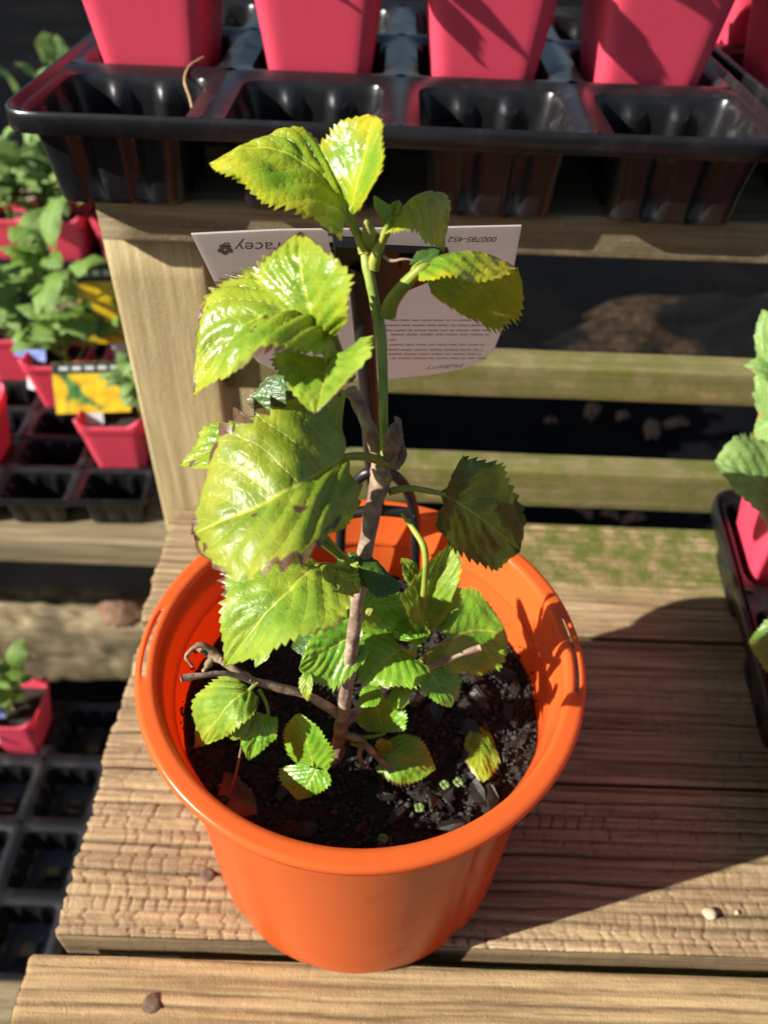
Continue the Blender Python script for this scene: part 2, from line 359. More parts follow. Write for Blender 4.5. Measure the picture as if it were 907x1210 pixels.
# ------------------------------------------------------------------ timber planks
def plank(name, parent, x0, x1, y0, y1, ztop, th, seed, mat, groove=6.0, gdepth=1.1, crack=1.0, res=0.8, tilt=0.0, moss=None, endj=1.5, endx=1.0):
    nx = int((x1-x0)/res)+1; ny = int((y1-y0)/res)+1
    xs = np.linspace(x0, x1, nx); ys = np.linspace(y0, y1, ny); X, Y = np.meshgrid(xs, ys, indexing='ij')
    wob = 1.6*fbm(X*.012, Y*.02+seed, seed)+.5*fbm(X*.06, Y*.05, seed+5)
    t = (Y+wob-y0)/groove; k = np.floor(t); f = t-k
    off = .5+.34*(h1(k, seed+2)-.5); dg = np.abs(f-off)*groove
    dep = (.35+.65*h1(k, seed+3))*(.55+.45*np.clip(fbm(X*.02, k*3.1, seed+9)+.6, 0, 1))
    gr = np.exp(-(dg/.62)**2)*dep
    band = np.floor(t-off)
    sp = 4.5+8*h1(band, seed+11)
    c = (X+1.1*vnoise(Y*.5, band*1.7, seed+4)+2.2*fbm(X*.15, band*2.3, seed+6))/sp+7*h1(band, seed+21); cf = np.abs(c-np.floor(c)-.5)*sp
    pres = (h1(np.floor(c)+band*131, seed+31) > .18)*(.5+.5*h1(np.floor(c)+band*57, seed+33))
    wid = .20+.28*h1(np.floor(c)*3+band, seed+8)
    cr = np.exp(-(cf/wid)**2)*pres*crack*np.clip(.35+1.5*fbm(X*.014, Y*.035, seed+40), 0, 1.2)
    # long splits
    sy = y0+(y1-y0)*(.3+.45*h1(1, seed)); spl = np.exp(-((Y-sy-2.5*fbm(X*.02, X*0, seed+50))/.5)**2)*np.clip(fbm(X*.009, X*0+3, seed+51)*3, 0, 1)
    worn = np.clip(.2+1.3*fbm(X*.018, Y*.05, seed+66), 0, 1)
    lump = .45*fbm(X*.05, Y*.25, seed+60)+(.25+.55*worn)*fbm(X*.28, Y*.55, seed+61)*crack+.22*fbm(X*.12, Y*.9, seed+62)
    blk = .35*(h1(band*7+np.floor(c), seed+70)-.5)*crack
    Z = ztop-gdepth*gr-1.35*cr-1.3*spl+lump*.7+blk*.8+tilt*(X-x0)
    dirt = np.clip(gr*1.05+cr*.9+spl-.08+.45*np.clip(-lump*1.2-.15, 0, 1), 0, 1)
    # rounded long edges
    e = np.minimum(Y-y0, y1-Y); Z -= 1.3*np.exp(-e/.8)
    ee = np.minimum(X-x0, x1-X); Z -= .7*np.exp(-ee/.9)
    # ragged ends: pull end columns
    X2 = X.copy(); jag = endj*(fbm(Y*.25, Y*0, seed+80)+.8*(gr))
    wgt = np.clip(1-(X-x0)/12, 0, 1)**2; X2 += wgt*jag*endx
    mo = np.zeros_like(X) if moss is None else np.clip(moss(X, Y), 0, 1)
    V = np.stack([X2, Y, Z], -1).reshape(-1, 3); F = grid_faces(nx, ny)
    # sides: skirt down
    ring = np.concatenate([np.arange(ny), (np.arange(1, nx)*ny+ny-1), ((nx-1)*ny+np.arange(ny-2, -1, -1)), (np.arange(nx-2, 0, -1)*ny)])
    R = V[ring]; rows = [ring]; VV = [V]; n0 = len(V)
    levels = [.06, .3, .65, 1.0]
    for li, l in enumerate(levels):
        Q = R.copy(); Q[:, 2] = R[:, 2]*(1-l)+(ztop-th)*l
        w = .35*fbm(Q[:, 0]*.08+Q[:, 1]*.2, Q[:, 2]*.3, seed+90)
        cen = np.array([(x0+x1)/2, (y0+y1)/2]); 
        Q[:, 1] += np.where(np.abs(R[:, 1]-y0) < 1e-6, w, np.where(np.abs(R[:, 1]-y1) < 1e-6, -w, 0))
        VV.append(Q); rows.append(np.arange(n0, n0+len(ring))); n0 += len(ring)
    FF = [F]
    for a, b in zip(rows[:-1], rows[1:]):
        FF.append(np.stack([a, np.roll(a, -1), np.roll(b, -1), b], -1)[:, ::-1])
    V = np.concatenate(VV); F = np.concatenate(FF)
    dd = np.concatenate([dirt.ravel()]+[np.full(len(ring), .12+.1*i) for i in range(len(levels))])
    mm = np.concatenate([mo.ravel()]+[mo.ravel()[ring]*.9]*len(levels))
    return obj(name, V, F, mat, parent, attrs={'dirt': dd, 'moss': mm})

stand = tag(empty('plant_staging', (-100, 190, GZ)), 'tiered weathered timber staging that carries the orange pot and upper tray', 'plant stand')
bY = {k: at(*p, z=BZ)[1] for k, p in dict(gap=(480, 1128), b23=(800, 930), b34=(800, 757), back=(700, 620)).items()}
XL = -116.0
plank('plank', stand, XL-5, 330, bY['gap']-90, bY['gap']-3.2, BZ-1.5, 24, 5, M['deck_new'], 5.2, .9, .15, .8, endj=.6)
plank('plank', stand, XL+2, 330, bY['gap']+3.2, bY['b23']-.8, BZ+.4, 22, 11, M['deck'], 5.6, 2.0, .75, .7)
plank('plank', stand, XL, 330, bY['b23']+1.0, bY['b34']-1.2, BZ, 22, 23, M['deck'], 6.6, 1.2, .7, .85)
plank('plank', stand, XL-3, 330, bY['b34']+1.0, bY['back'], BZ+.2, 22, 37, M['deck'], 5.0, .6, .25, .85,
      moss=lambda X, Y: (np.clip((Y-bY['back']+62)/44, 0, 1)*2.2*np.clip((X-20)/60, 0, 1)))
# bearers and legs under the bench
for x in (-70, 250):
    obj('bearer', *box(x, x+45, bY['gap']-80, bY['back']-2, BZ-70, BZ-23.5), M['post'], stand, False)
    obj('leg', *box(x+1, x+44, bY['gap']-60, bY['gap']-15, GZ+2, BZ-71), M['post'], stand, False)

def timber(name, x0, x1, y0, y1, z0, z1, axis, mat, seed, parent, moss=None):
    """sawn timber, slightly uneven, long axis x or z"""
    bm = bmesh.new(); V, F = box(x0, x1, y0, y1, z0, z1, 1.6)
    n = 40; L = (x0, x1) if axis == 0 else (z0, z1)
    # swept rounded rectangle
    a0, a1, b0, b1 = (y0, y1, z0, z1) if axis == 0 else (x0, x1, y0, y1)
    r = 1.8; prof = []
    for cx, cy, s in ((a1-r, b1-r, 0), (a0+r, b1-r, 1), (a0+r, b0+r, 2), (a1-r, b0+r, 3)):
        for k in range(4):
            an = math.pi/2*(s+k/3); prof.append((cx+r*math.cos(an), cy+r*math.sin(an)))
    # densify long faces
    pr = []
    for i in range(len(prof)):
        p, q = np.array(prof[i]), np.array(prof[(i+1) % len(prof)]); d = np.linalg.norm(q-p); m = max(1, int(d/4))
        for k in range(m): pr.append(p+(q-p)*k/m)
    pr = np.array(pr); m = len(pr); ts = np.linspace(L[0], L[1], n)
    Vv = []
    for t in ts:
        w = .45*fbm(np.full(m, t*.02), pr[:, 0]*.15+pr[:, 1]*.13, seed)
        c = pr.mean(0); d = pr-c; d /= np.linalg.norm(d, axis=1)[:, None]
        q = pr+d*w[:, None]
        Vv.append(np.stack([np.full(m, t), q[:, 0], q[:, 1]], -1) if axis == 0 else np.stack([q[:, 0], q[:, 1], np.full(m, t)], -1))
    Vv = np.concatenate(Vv); F = [tuple(f) for f in grid_faces(n, m, True)]; F += [tuple(range(m)), tuple((n-1)*m+i for i in range(m))[::-1]]
    mo = np.zeros(len(Vv)) if moss is None else moss(Vv)
    bm.free()
    return obj(name, Vv, F, mat, parent, attrs={'dirt': np.full(len(Vv), .0), 'moss': mo})
PY = bY['back']+1.5
p1 = at(117, 270, Y=PY); 
timber('post', p1[0]-1, p1[0]+45, PY+3, PY+48, GZ+2, 48, 2, M['post'], 3, stand)
timber('post', 380, 425, PY, PY+45, GZ+2, 48, 2, M['post'], 4, stand)
for x in (-118, 382): timber('leg', x, x+42, 335, 377, GZ+2, 48, 2, M['post'], 8+x, stand)
# upper shelf boards: their front edge is the beam below the tray
SZ = 67.5
mossf = lambda Vv: np.clip((62-Vv[:, 2])/16, 0, 1)*np.clip((Vv[:, 0]+30)/60, .05, 1)
timber('shelf_board', -124, 470, PY-6, PY+96, SZ-19, SZ, 0, M['old'], 12, stand, mossf)
for k in range(1): timber('shelf_board', -122, 470, PY+102+k*100, PY+196+k*100, SZ-19, SZ-.5, 0, M['mossy'], 30+k, stand)
# back rails between the posts
RY = PY+10
for (pt, pb, sd_) in (((620, 432), (620, 472), 41), ((620, 556), (620, 600), 43)):
    zt = at(*pt, Y=RY)[2]; zb = at(*pb, Y=RY)[2]
    timber('rail', p1[0]+46.5, 379, RY, RY+17, zb, zt, 0, M['mossy'], sd_, stand, lambda Vv: np.clip(.75+.3*vnoise(Vv[:, 0]*.03, Vv[:, 2]*.1, 5), 0, 1))
# a short upright between the rails beside the post
def nail(x, y, z, r=3.4, face=None):
    a = np.linspace(0, 2*np.pi, 14, endpoint=False); V = []
    for rr, zz in ((r*.97, -1.5), (r, -.1), (r*.96, .12), (r*.5, .16)):
        for t in a:
            k = 1+.06*math.sin(3*t+x)
            V.append((x+rr*k*math.cos(t), y+rr*k*math.sin(t), z+zz) if face is None else (x+rr*k*math.cos(t), y-zz, z+rr*k*math.sin(t)))
    V.append((x, y, z+.17) if face is None else (x, y-.9, z)); F = [tuple(f) for f in grid_faces(4, 14, True)]+[(42+(i+1) % 14, 42+i, 56) for i in range(14)]
    obj('nail', V, F, M['nail'], stand)
nl = at(178, 1185, z=BZ); nail(nl[0], nl[1], BZ-1.2)
nl = at(245, 1035, z=BZ); nail(nl[0], nl[1], BZ+.45, 3.0)

# ------------------------------------------------------------------ the orange pot
def lathe(prof, n=144, rmod=None, skip=None):
    a = np.linspace(0, 2*np.pi, n, endpoint=False); V = []
    for i, (r, z) in enumerate(prof):
        for j, t in enumerate(a):
            rr, zz = (r, z) if rmod is None else rmod(i, r, z, t)
            V.append((rr*math.cos(t), rr*math.sin(t), zz))
    F = []
    for i in range(len(prof)-1):
        for j in range(n):
            if skip and skip(i, a[j]): continue
            j2 = (j+1) % n; F.append((i*n+j, i*n+j2, (i+1)*n+j2, (i+1)*n+j))
    return V, F
pot = tag(empty('plant_pot', (0, 0, BZ)), 'round bright orange plastic plant pot with slotted rim standing on the bench', 'plant pot')
def slot(i, t):
    if i != 6: return False
    t = (t+math.pi) % (2*math.pi)-math.pi; d = abs(math.degrees(t))
    return d < 12.5 or d > 167.5
# rim: collar wall, inner bead, flat lip with slots, outer skirt
rim_prof = [(61.6, -15.6), (62.6, -14.0), (64.9, -1.6), (65.2, -.6), (65.5, -.1), (66.2, 0.0), (67.2, -.08), (68.7, -.1), (69.3, -.1), (69.8, -.4), (70.0, -.9), (69.9, -1.9), (69.3, -2.0)]
def rimmod(i, r, z, t): return r, z+.25*math.sin(2*t+.6)
V, F = lathe(rim_prof, 144, rimmod, slot); rim = obj('rim', V, F, M['orange'], pot)
m = rim.modifiers.new('thickness', 'SOLIDIFY'); m.thickness = .0009; m.offset = -1
BR = 59.3
def bodymod(i, r, z, t):
    # shallow vertical flutes and notched foot
    fl = 0.0
    for c in (-134, -50, 46, 134):
        d = (math.degrees(t)-c+180) % 360-180
        fl += math.exp(-(d/2.8)**2)
    k = 1-.017*fl*min(1, max(0, (-z-16)/10))
    if z < BZ+4:
        q = (math.degrees(t) % 30)/30; z = z+(1.6 if .36 < q < .64 else 0)*(1 if z < BZ+1 else 0)
    return r*k, z
body_prof = [(61.6, -15.2)]+[(61.4-(61.4-BR+1)*((k)/14.0)+.0, -16-(104.0-3)*k/14.0) for k in range(15)]+[(BR-1.2, BZ+1.6), (BR-2.0, BZ+.3), (BR-5, BZ+.4), (BR-7, BZ+3), (1, BZ+3)]
V, F = lathe(body_prof, 144, bodymod); body = obj('body', V, F, M['orange'], pot)
m = body.modifiers.new('thickness', 'SOLIDIFY'); m.thickness = .0011; m.offset = -1
# ------------------------------------------------------------------ soil in the pot
SOZ = -31.0
mix_ = tag(empty('potting_mix', (0, 0, SOZ)), 'dark crumbly potting mix with bark chips filling the orange pot', 'soil')
def soilz(x, y): return SOZ+3.0*fbm(np.asarray(x)*.05, np.asarray(y)*.05, 4)+1.4*fbm(np.asarray(x)*.2, np.asarray(y)*.2, 14)
nr, na = 46, 140; V = []
rr = np.linspace(0.2, 60.6, nr); aa = np.linspace(0, 2*np.pi, na, endpoint=False)
Rg, Ag = np.meshgrid(rr, aa, indexing='ij'); Xg = Rg*np.cos(Ag); Yg = Rg*np.sin(Ag)
Zg = soilz(Xg, Yg)+1.0*vnoise(Xg*.55, Yg*.55, 77)
obj('soil_surface', np.stack([Xg, Yg, Zg], -1).reshape(-1, 3), grid_faces(nr, na, True), M['soil'], mix_)
rng = random.Random(4)
OCT_V = [(1, 0, 0), (-1, 0, 0), (0, 1, 0), (0, -1, 0), (0, 0, 1), (0, 0, -1)]; OCT_F = [(0, 2, 4), (2, 1, 4), (1, 3, 4), (3, 0, 4), (2, 0, 5), (1, 2, 5), (3, 1, 5), (0, 3, 5)]
V, F = [], []
for k in range(5200):
    r = 60*math.sqrt(rng.random()); a = rng.random()*6.283; x, y = r*math.cos(a), r*math.sin(a)
    s = .35+.9*rng.random()**2.5+(.5 if rng.random() < .06 else 0); n0 = len(V); z = float(soilz(x, y))+.55*s+rng.random()*.9
    V += [(x+v[0]*s*rng.uniform(.7, 1.3), y+v[1]*s*rng.uniform(.7, 1.3), z+v[2]*s*rng.uniform(.6, 1.1)) for v in OCT_V]; F += [tuple(i+n0 for i in f) for f in OCT_F]
for k in range(70):
    a = math.radians(rng.uniform(165, 235) if k < 45 else rng.uniform(-40, 60)); zz = SOZ+3+abs(rng.gauss(0, 5)); r = 61.2-(-zz-16)*.03-1.3; x, y = r*math.cos(a), r*math.sin(a); s = rng.uniform(.3, .8); n0 = len(V)
    V += [(x+v[0]*s, y+v[1]*s*rng.uniform(.7, 1.3), zz+v[2]*s*rng.uniform(.6, 1.6)) for v in OCT_V]; F += [tuple(i+n0 for i in f) for f in OCT_F]
tag(obj('crumbs', V, F, M['gran'], mix_), kind='stuff')
def chip_mesh(seed):
    r = random.Random(seed); bm = bmesh.new(); bmesh.ops.create_cube(bm, size=1); bmesh.ops.subdivide_edges(bm, edges=bm.edges[:], cuts=1, use_grid_fill=True)
    for v in bm.verts:
        v.co.x *= 1+.25*r.uniform(-1, 1); v.co += Vector((r.uniform(-.1, .1), r.uniform(-.12, .12), r.uniform(-.14, .14)))
        if abs(v.co.x) > .4: v.co.y *= .6; v.co.z *= .6
    V = [tuple(v.co) for v in bm.verts]; F = [tuple(v.index for v in f.verts) for f in bm.faces]; bm.free()
    return mesh_data('bark_chip', V, F, M['chip'], False)
chips = [chip_mesh(s) for s in range(5)]
for k in range(90):
    r = 57*math.sqrt(rng.random()); a = rng.random()*6.283; x, y = r*math.cos(a), r*math.sin(a)
    if k < 45: x = abs(x)*.9+4 if x < 0 else x
    L = rng.uniform(3.0, 9.5); w = L*rng.uniform(.35, .7); t = rng.uniform(2.5, 5)
    if math.hypot(x, y)+L*.55 > 60: q = (60-L*.55)/math.hypot(x, y); x *= q; y *= q
    inst('bark_chip', rng.choice(chips), mix_, Matrix.Translation(Vector((x, y, float(soilz(x, y))-SOZ+.9))*.001) @ Matrix.Rotation(rng.random()*6.28, 4, 'Z') @ Matrix.Rotation(rng.uniform(-.5, .5), 4, 'X') @ Matrix.Rotation(rng.uniform(-.4, .4), 4, 'Y') @ Matrix.Diagonal((L, w, t, 1)))

# ------------------------------------------------------------------ the young mulberry
plant = tag(empty('mulberry_plant', (-6, -21, SOZ)), 'young leafy plant with brown woody stem and serrated leaves in the orange pot', 'plant')

def leaf_geo(B, Mi, T, L, R, teeth=15, pucker=.022, cup=0.0, wave=.03, seed=0, N=72, Mh=11, lobe=.12, wb=.5, um=.40, sharp=.88, ta=1.35):
    B, Mi, T, L, R = [np.array(p, float) for p in (B, Mi, T, L, R)]
    c = 2*Mi-.5*(B+T); ln = np.linalg.norm(Mi-B)+np.linalg.norm(T-Mi)
    def Mx(a):
        a = np.asarray(a)[..., None]; ac = np.clip(a, 0, 1)
        p = (1-ac)**2*B+2*ac*(1-ac)*c+ac**2*T
        return p+(a-ac)*np.where(a < 0, 2*(c-B), 2*(T-c))
    m0 = Mx(np.array(um)); VL = L-m0; VR = R-m0
    u = np.linspace(0, 1, N); v = np.linspace(-1, 1, 2*Mh+1); U, Vv = np.meshgrid(u, v, indexing='ij')
    rs = random.Random(seed)
    w = np.where(U < um, wb+(1-wb)*np.sin(np.pi/2*np.clip(U/um, 0, 1))**.85, 0)
    t = np.clip((U-um)/(1-um), 0, 1); w = np.where(U >= um, (1-t)**sharp*(1+.62*t*(1-t*.4)), w)
    av = np.abs(Vv)
    saw = (U*teeth) % 1.0; side = np.where(Vv < 0, .37, 0); saw = (U*teeth+side) % 1.0
    ew = 1+ta*(.12+.07*vnoise(np.floor(U*teeth+side)*1.7, np.sign(Vv)*2.0, seed+5))*(saw-.55)*np.clip((av-.78)/.22, 0, 1)*(1-.3*U)*np.clip(w*3, 0, 1)
    irr = 1+.09*vnoise(U*5, np.sign(Vv)*3.0, seed+3)*av
    b = Vv*w*ew*irr
    a = U-lobe*(av**1.6)*(1-U)**4+.05*av*w*U*(1-U)*2 + .012*(saw-.5)*np.clip((av-.8)/.2, 0, 1)
    P = Mx(a)+np.where(b[..., None] < 0, -b[..., None]*VL, b[..., None]*VR)
    Tn = Mx(np.clip(a+.02, 0, 1))-Mx(np.clip(a-.02, 0, 1)); Tn /= np.linalg.norm(Tn, axis=-1)[..., None]+1e-9
    S = np.where(b[..., None] < 0, -VL, VR); nrm = np.cross(Tn, S); nrm /= np.linalg.norm(nrm, axis=-1)[..., None]+1e-9
    # normals of both halves agree at the midrib
    nm = np.cross(Tn, VR-VL); nm /= np.linalg.norm(nm, axis=-1)[..., None]+1e-9
    k = np.clip(av/.25, 0, 1)[..., None]; nrm = nrm*k+nm*(1-k)
    # facing the camera
    flip = np.sign(((CAM-P)*nm).sum(-1).mean())
    ph = (U-av*.42)*6.0; fr = np.abs(ph-np.floor(ph)-.5)
    pk = (1-(2*fr)**2.2)*np.clip(av/.12, 0, 1)*np.clip((1-av)/.3, .15, 1)*np.clip(w*1.6, 0, 1)
    d = pucker*ln*pk + cup*ln*(av**2)*w + wave*ln*av**2*np.sin(U*11+rs.random()*6+np.sign(Vv)*1.3)*w + .016*ln*vnoise(U*5, Vv*3.5, seed+8) + .006*ln*vnoise(U*16, Vv*9, seed+9)*np.clip(av/.1, 0, 1)
    P = P+nrm*(flip*d)[..., None]
    uv = np.stack([U, Vv*.5+.5], -1).reshape(-1, 2)
    return P.reshape(-1, 3), grid_faces(N, 2*Mh+1), uv

def lean(p): return at(p[0], p[1], Y=p[2]+14*min(1, max(0, (600-p[1])/320)))
def leaf(B, Mi, T, L, R, mat='leaf_mid', pet=None, pr=(.9, .7), seed=0, **kw):
    """control points as (photo x, photo y, depth Y mm)"""
    g = lean
    V, F, uv = leaf_geo(g(B), g(Mi), g(T), g(L), g(R), seed=seed, **kw)
    o = obj('leaf', V, F, M[mat], plant, uv=uv)
    if pet:
        pts = [g(p) for p in pet]+[g(B)]
        e = g(Mi)-g(B); e /= np.linalg.norm(e); pts.append(g(B)+e*2.0)
        Vp, Fp = tube(pts, np.linspace(pr[0], pr[1]*.6, len(pts)).tolist(), 8)
        obj('petiole', Vp, Fp, M['petiole'], o)
    return o
Q = lambda l: [at(p[0], p[1], Y=p[2]) for p in l]
QP = lambda l: [lean(p) for p in l]
# woody stem, cut off at the top; the green shoot leaves it at the node
obj('stem', *tube(QP([(388, 925, -24), (396, 895, -22), (404, 850, -21), (414, 775, -20), (424, 700, -18), (437, 620, -15), (449, 560, -13), (443, 525, -12), (427, 485, -11), (413, 459, -10)]),
                  [3.2, 2.4, 2.05, 1.85, 1.75, 2.0, 2.5, 1.7, 1.5, 1.55], 16, .22, 3, 9), M['bark'], plant)
obj('shoot', *tube(QP([(449, 575, -13), (455, 545, -14), (453, 500, -13), (452, 440, -11), (449, 390, -9), (441, 350, -7), (434, 315, -6), (430, 300, -5)]),
                   [1.4, 1.25, 1.05, 1.1, 1.3, 1.1, 1.2, .8], 14, .06, 5, 9), M['shoot'], plant)
# swollen nodes and buds
def blob(px, py, Y, r, mat, name='bud', sx=1, sz=1.4, seed=0, tilt=0):
    c = lean((px, py, Y)); bm = bmesh.new(); bmesh.ops.create_icosphere(bm, subdivisions=3, radius=1)
    V = []
    for v in bm.verts:
        p = v.co.copy(); k = 1+.18*math.sin(5*math.atan2(p.y, p.x)+p.z*3+seed); q = 1-.35*max(0, p.z)
        x, y, z = p.x*r*sx*k*q, p.y*r*sx*k*q, p.z*r*sz
        V.append((c[0]+x*math.cos(tilt)+z*math.sin(tilt), c[1]+y, c[2]-x*math.sin(tilt)+z*math.cos(tilt)))
    F = [tuple(v.index for v in f.verts) for f in bm.faces]; bm.free(); return obj(name, V, F, M[mat], plant)
blob(436, 277, -6, 1.55, 'bud', sz=2.2, seed=1, tilt=-.2); blob(437, 723, -20, 1.0, 'bud', seed=2, tilt=.7); blob(459, 566, -16, .8, 'bud', sz=2, seed=3, tilt=.2)
blob(443, 285, -5, 1.0, 'bud', sz=2, seed=5, tilt=.3)
# withered bud scales on the node
for k, pts in enumerate([[(462, 545, -16), (468, 520, -17), (470, 500, -17), (466, 492, -17)], [(458, 540, -17), (461, 518, -18), (464, 505, -18), (468, 499, -17)], [(464, 552, -15), (474, 540, -14), (472, 515, -14), (474, 508, -14)]]):
    obj('withered_bud', *tube(QP(pts), [1.1, 1.3, .8, .25], 8, .4, k, 6), M['dry'], plant)
blob(452, 551, -15.5, 2.1, 'bark', 'node', seed=7, sz=1.1)
obj('stipule', *tube(QP([(450, 300, -6), (462, 308, -8), (476, 306, -9), (487, 307, -9)]), [.35, .4, .3, .15], 6), M['dry'], plant)

# top pair
leaf((409, 254, -5), (338, 178, 1), (249, 196, 2), (316, 243, -15), (368, 160, 8), 'leaf_top', [(430, 298, -5), (424, 280, -5)], (1.3, 1.1), 1, teeth=20, lobe=.03, wb=.35, um=.45, pucker=.026)
leaf((415, 254, -5), (424, 208, -4), (442, 136, 4), (380, 170, 6), (464, 178, -15), 'leaf_top', [(432, 300, -5), (424, 282, -5)], (1.2, 1.0), 2, teeth=16, lobe=.04, wb=.3, um=.5, cup=.06, pucker=.012)
# small leaves right of the tip
leaf((462, 262, -5), (503, 235, 0), (524, 297, -3), (524, 224, 8), (484, 276, -8), 'leaf_top', [(440, 318, -6), (446, 295, -6)], (1.5, 1.1), 3, teeth=14, lobe=.02, wb=.35, um=.5)
leaf((458, 266, -7), (451, 250, -8), (442, 231, -7), (443, 246, -9), (461, 246, -6), 'leaf_mid', [(446, 295, -6)], (.8, .6), 4, teeth=7)
leaf((459, 264, -5), (464, 250, -4), (470, 236, -2), (457, 247, -5), (473, 246, -4), 'leaf_mid', None, seed=5, teeth=7)
leaf((489, 316, -9), (503, 305, -8), (519, 296, -7), (495, 294, -4), (508, 316, -11), 'leaf_dark', [(484, 330, -10)], (.6, .5), 6, teeth=7)
leaf((497, 318, -12), (552, 296, -8), (612, 316, -4), (546, 329, -18), (592, 388, 0), 'leaf_top', [(458, 372, -9), (463, 356, -10), (480, 334, -11)], (1.9, 1.3), 7, teeth=17, lobe=.01, wb=.28, um=.52, sharp=.6)
# upper left pair
leaf((388, 384, -20), (312, 374, -25), (228, 468, -28), (266, 318, -12), (320, 424, -39), 'leaf_scorch', [(408, 440, -12), (398, 410, -14)], (1.2, 1.0), 8, teeth=18, um=.42, pucker=.042, wb=.6, sharp=.9)
leaf((379, 396, -24), (361, 343, -24), (356, 274, -16), (299, 326, -18), (416, 340, -36), 'leaf_scorch', [(412, 445, -12), (397, 425, -17)], (1.7, 1.5), 9, teeth=15, pucker=.045, um=.5, lobe=.02, wb=.25)
leaf((388, 426, -28), (382, 452, -34), (372, 490, -42), (322, 426, -26), (444, 406, -38), 'leaf_mid', [(381, 396, -24)], (1.2, .9), 10, teeth=11, lobe=.18, wb=.75, um=.22, pucker=.03)
# behind: two leaves showing past the big one
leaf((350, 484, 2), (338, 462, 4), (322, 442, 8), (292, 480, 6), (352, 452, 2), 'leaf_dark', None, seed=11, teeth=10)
leaf((345, 508, -8), (275, 524, -6), (213, 550, -4), (268, 494, 2), (275, 550, -14), 'leaf_scorch', None, seed=12, teeth=14)
# the big leaf
leaf((404, 541, -26), (322, 590, -40), (228, 632, -38), (320, 462, -24), (345, 668, -56), 'leaf_big', [(462, 549, -15), (445, 543, -18), (425, 539, -22)], (1.3, 1.1), 13, teeth=10, ta=1.9, lobe=.10, wb=.66, um=.46, sharp=.55, pucker=.026, wave=.03)
# leaf below it
leaf((378, 668, -28), (328, 712, -42), (265, 788, -48), (270, 664, -30), (394, 742, -56), 'leaf_mid', [(432, 684, -17), (408, 672, -22)], (1.0, .8), 14, teeth=18, lobe=.14, wb=.72, um=.32, pucker=.024, sharp=1.0, ta=1.5)
leaf((379, 627, -22), (400, 604, -20), (427, 592, -18), (383, 588, -17), (408, 622, -26), 'leaf_mid', [(426, 678, -18), (402, 655, -20)], (1.1, .9), 15, teeth=8, lobe=0, wb=.4)
leaf((372, 635, -23), (366, 622, -24), (356, 606, -26), (378, 600, -20), (352, 626, -28), 'leaf_mid', [(405, 660, -20)], (.9, .7), 16, teeth=8, lobe=0, wb=.4)
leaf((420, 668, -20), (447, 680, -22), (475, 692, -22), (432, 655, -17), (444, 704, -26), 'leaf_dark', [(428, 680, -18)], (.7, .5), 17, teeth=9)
leaf((395, 672, -20), (408, 690, -24), (425, 700, -27), (420, 664, -20), (392, 700, -27), 'leaf_mid', [(428, 684, -18)], (.7, .5), 18, teeth=8)
leaf((316, 760, -34), (309, 774, -36), (301, 789, -38), (303, 770, -35), (319, 774, -37), 'leaf_mid', None, seed=19, teeth=6)
# right leaf, seen from its shaded side
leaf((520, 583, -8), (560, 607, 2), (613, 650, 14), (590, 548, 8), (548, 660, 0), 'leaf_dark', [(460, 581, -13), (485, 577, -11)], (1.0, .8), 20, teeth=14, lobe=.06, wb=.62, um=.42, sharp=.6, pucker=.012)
# bare petiole at the back
obj('petiole', *tube(QP([(474, 606, 12), (488, 625, 8), (501, 648, 2), (502, 680, -2), (496, 745, -6)]), [.5, .9, 1.0, .9, 1.0], 8), M['petiole'], plant)
# lower cluster
leaf((497, 752, 0), (509, 702, 5), (538, 640, 12), (483, 690, 4), (546, 700, 2), 'leaf_mid', None, seed=21, teeth=10, um=.45, lobe=0, wb=.2, cup=.05)
leaf((494, 700, 6), (486, 680, 6), (473, 660, 8), (480, 690, 4), (494, 668, 8), 'leaf_mid', None, seed=22, teeth=7, lobe=0, wb=.3)
leaf((500, 752, -8), (488, 720, -9), (486, 690, -9), (476, 718, -12), (497, 712, -6), 'leaf_low', None, seed=23, teeth=8, lobe=0, wb=.3)
leaf((512, 700, 8), (528, 720, 7), (530, 745, 4), (512, 730, 4), (545, 705, 10), 'leaf_low', None, seed=24, teeth=8)
obj('side_shoot', *tube(QP([(466, 808, -14), (482, 782, -6), (494, 750, 0), (498, 720, 4), (496, 690, 6)]), [1.4, 1.3, 1.3, 1.0, .5], 10, .1, 2), M['shoot'], plant)
leaf((528, 759, 6), (562, 745, 12), (599, 752, 12), (545, 696, 24), (565, 800, 0), 'leaf_low', [(496, 782, -6), (510, 770, 0)], (1.0, .8), 25, teeth=16, lobe=.08, um=.4, wb=.6, sharp=.55, pucker=.014)
leaf((474, 767, -12), (452, 783, -17), (425, 807, -22), (430, 736, -6), (494, 808, -24), 'leaf_low', [(490, 775, -9)], (.8, .6), 26, teeth=15, lobe=.16, wb=.8, um=.3, pucker=.03)
leaf((428, 745, -14), (390, 766, -18), (353, 790, -24), (388, 728, -12), (396, 812, -26), 'leaf_low', None, seed=27, teeth=14, pucker=.03, wb=.7)
leaf((424, 716, -12), (456, 716, -6), (486, 728, -2), (452, 692, 0), (452, 746, -12), 'leaf_low', None, seed=28, teeth=12, pucker=.025)
leaf((420, 702, -14), (394, 706, -12), (370, 714, -12), (398, 684, -4), (392, 728, -16), 'leaf_low', None, seed=29, teeth=10)
leaf((400, 736, -8), (372, 752, -8), (344, 766, -10), (366, 734, 0), (380, 774, -14), 'leaf_dark', None, seed=30, teeth=10)
leaf((365, 795, -24), (362, 810, -27), (363, 829, -30), (352, 806, -26), (369, 812, -28), 'leaf_mid', None, seed=31, teeth=6, lobe=0)
leaf((500, 787, -10), (516, 808, -14), (532, 836, -19), (498, 818, -17), (543, 800, -10), 'leaf_low', [(492, 782, -10)], (.7, .5), 32, teeth=11)
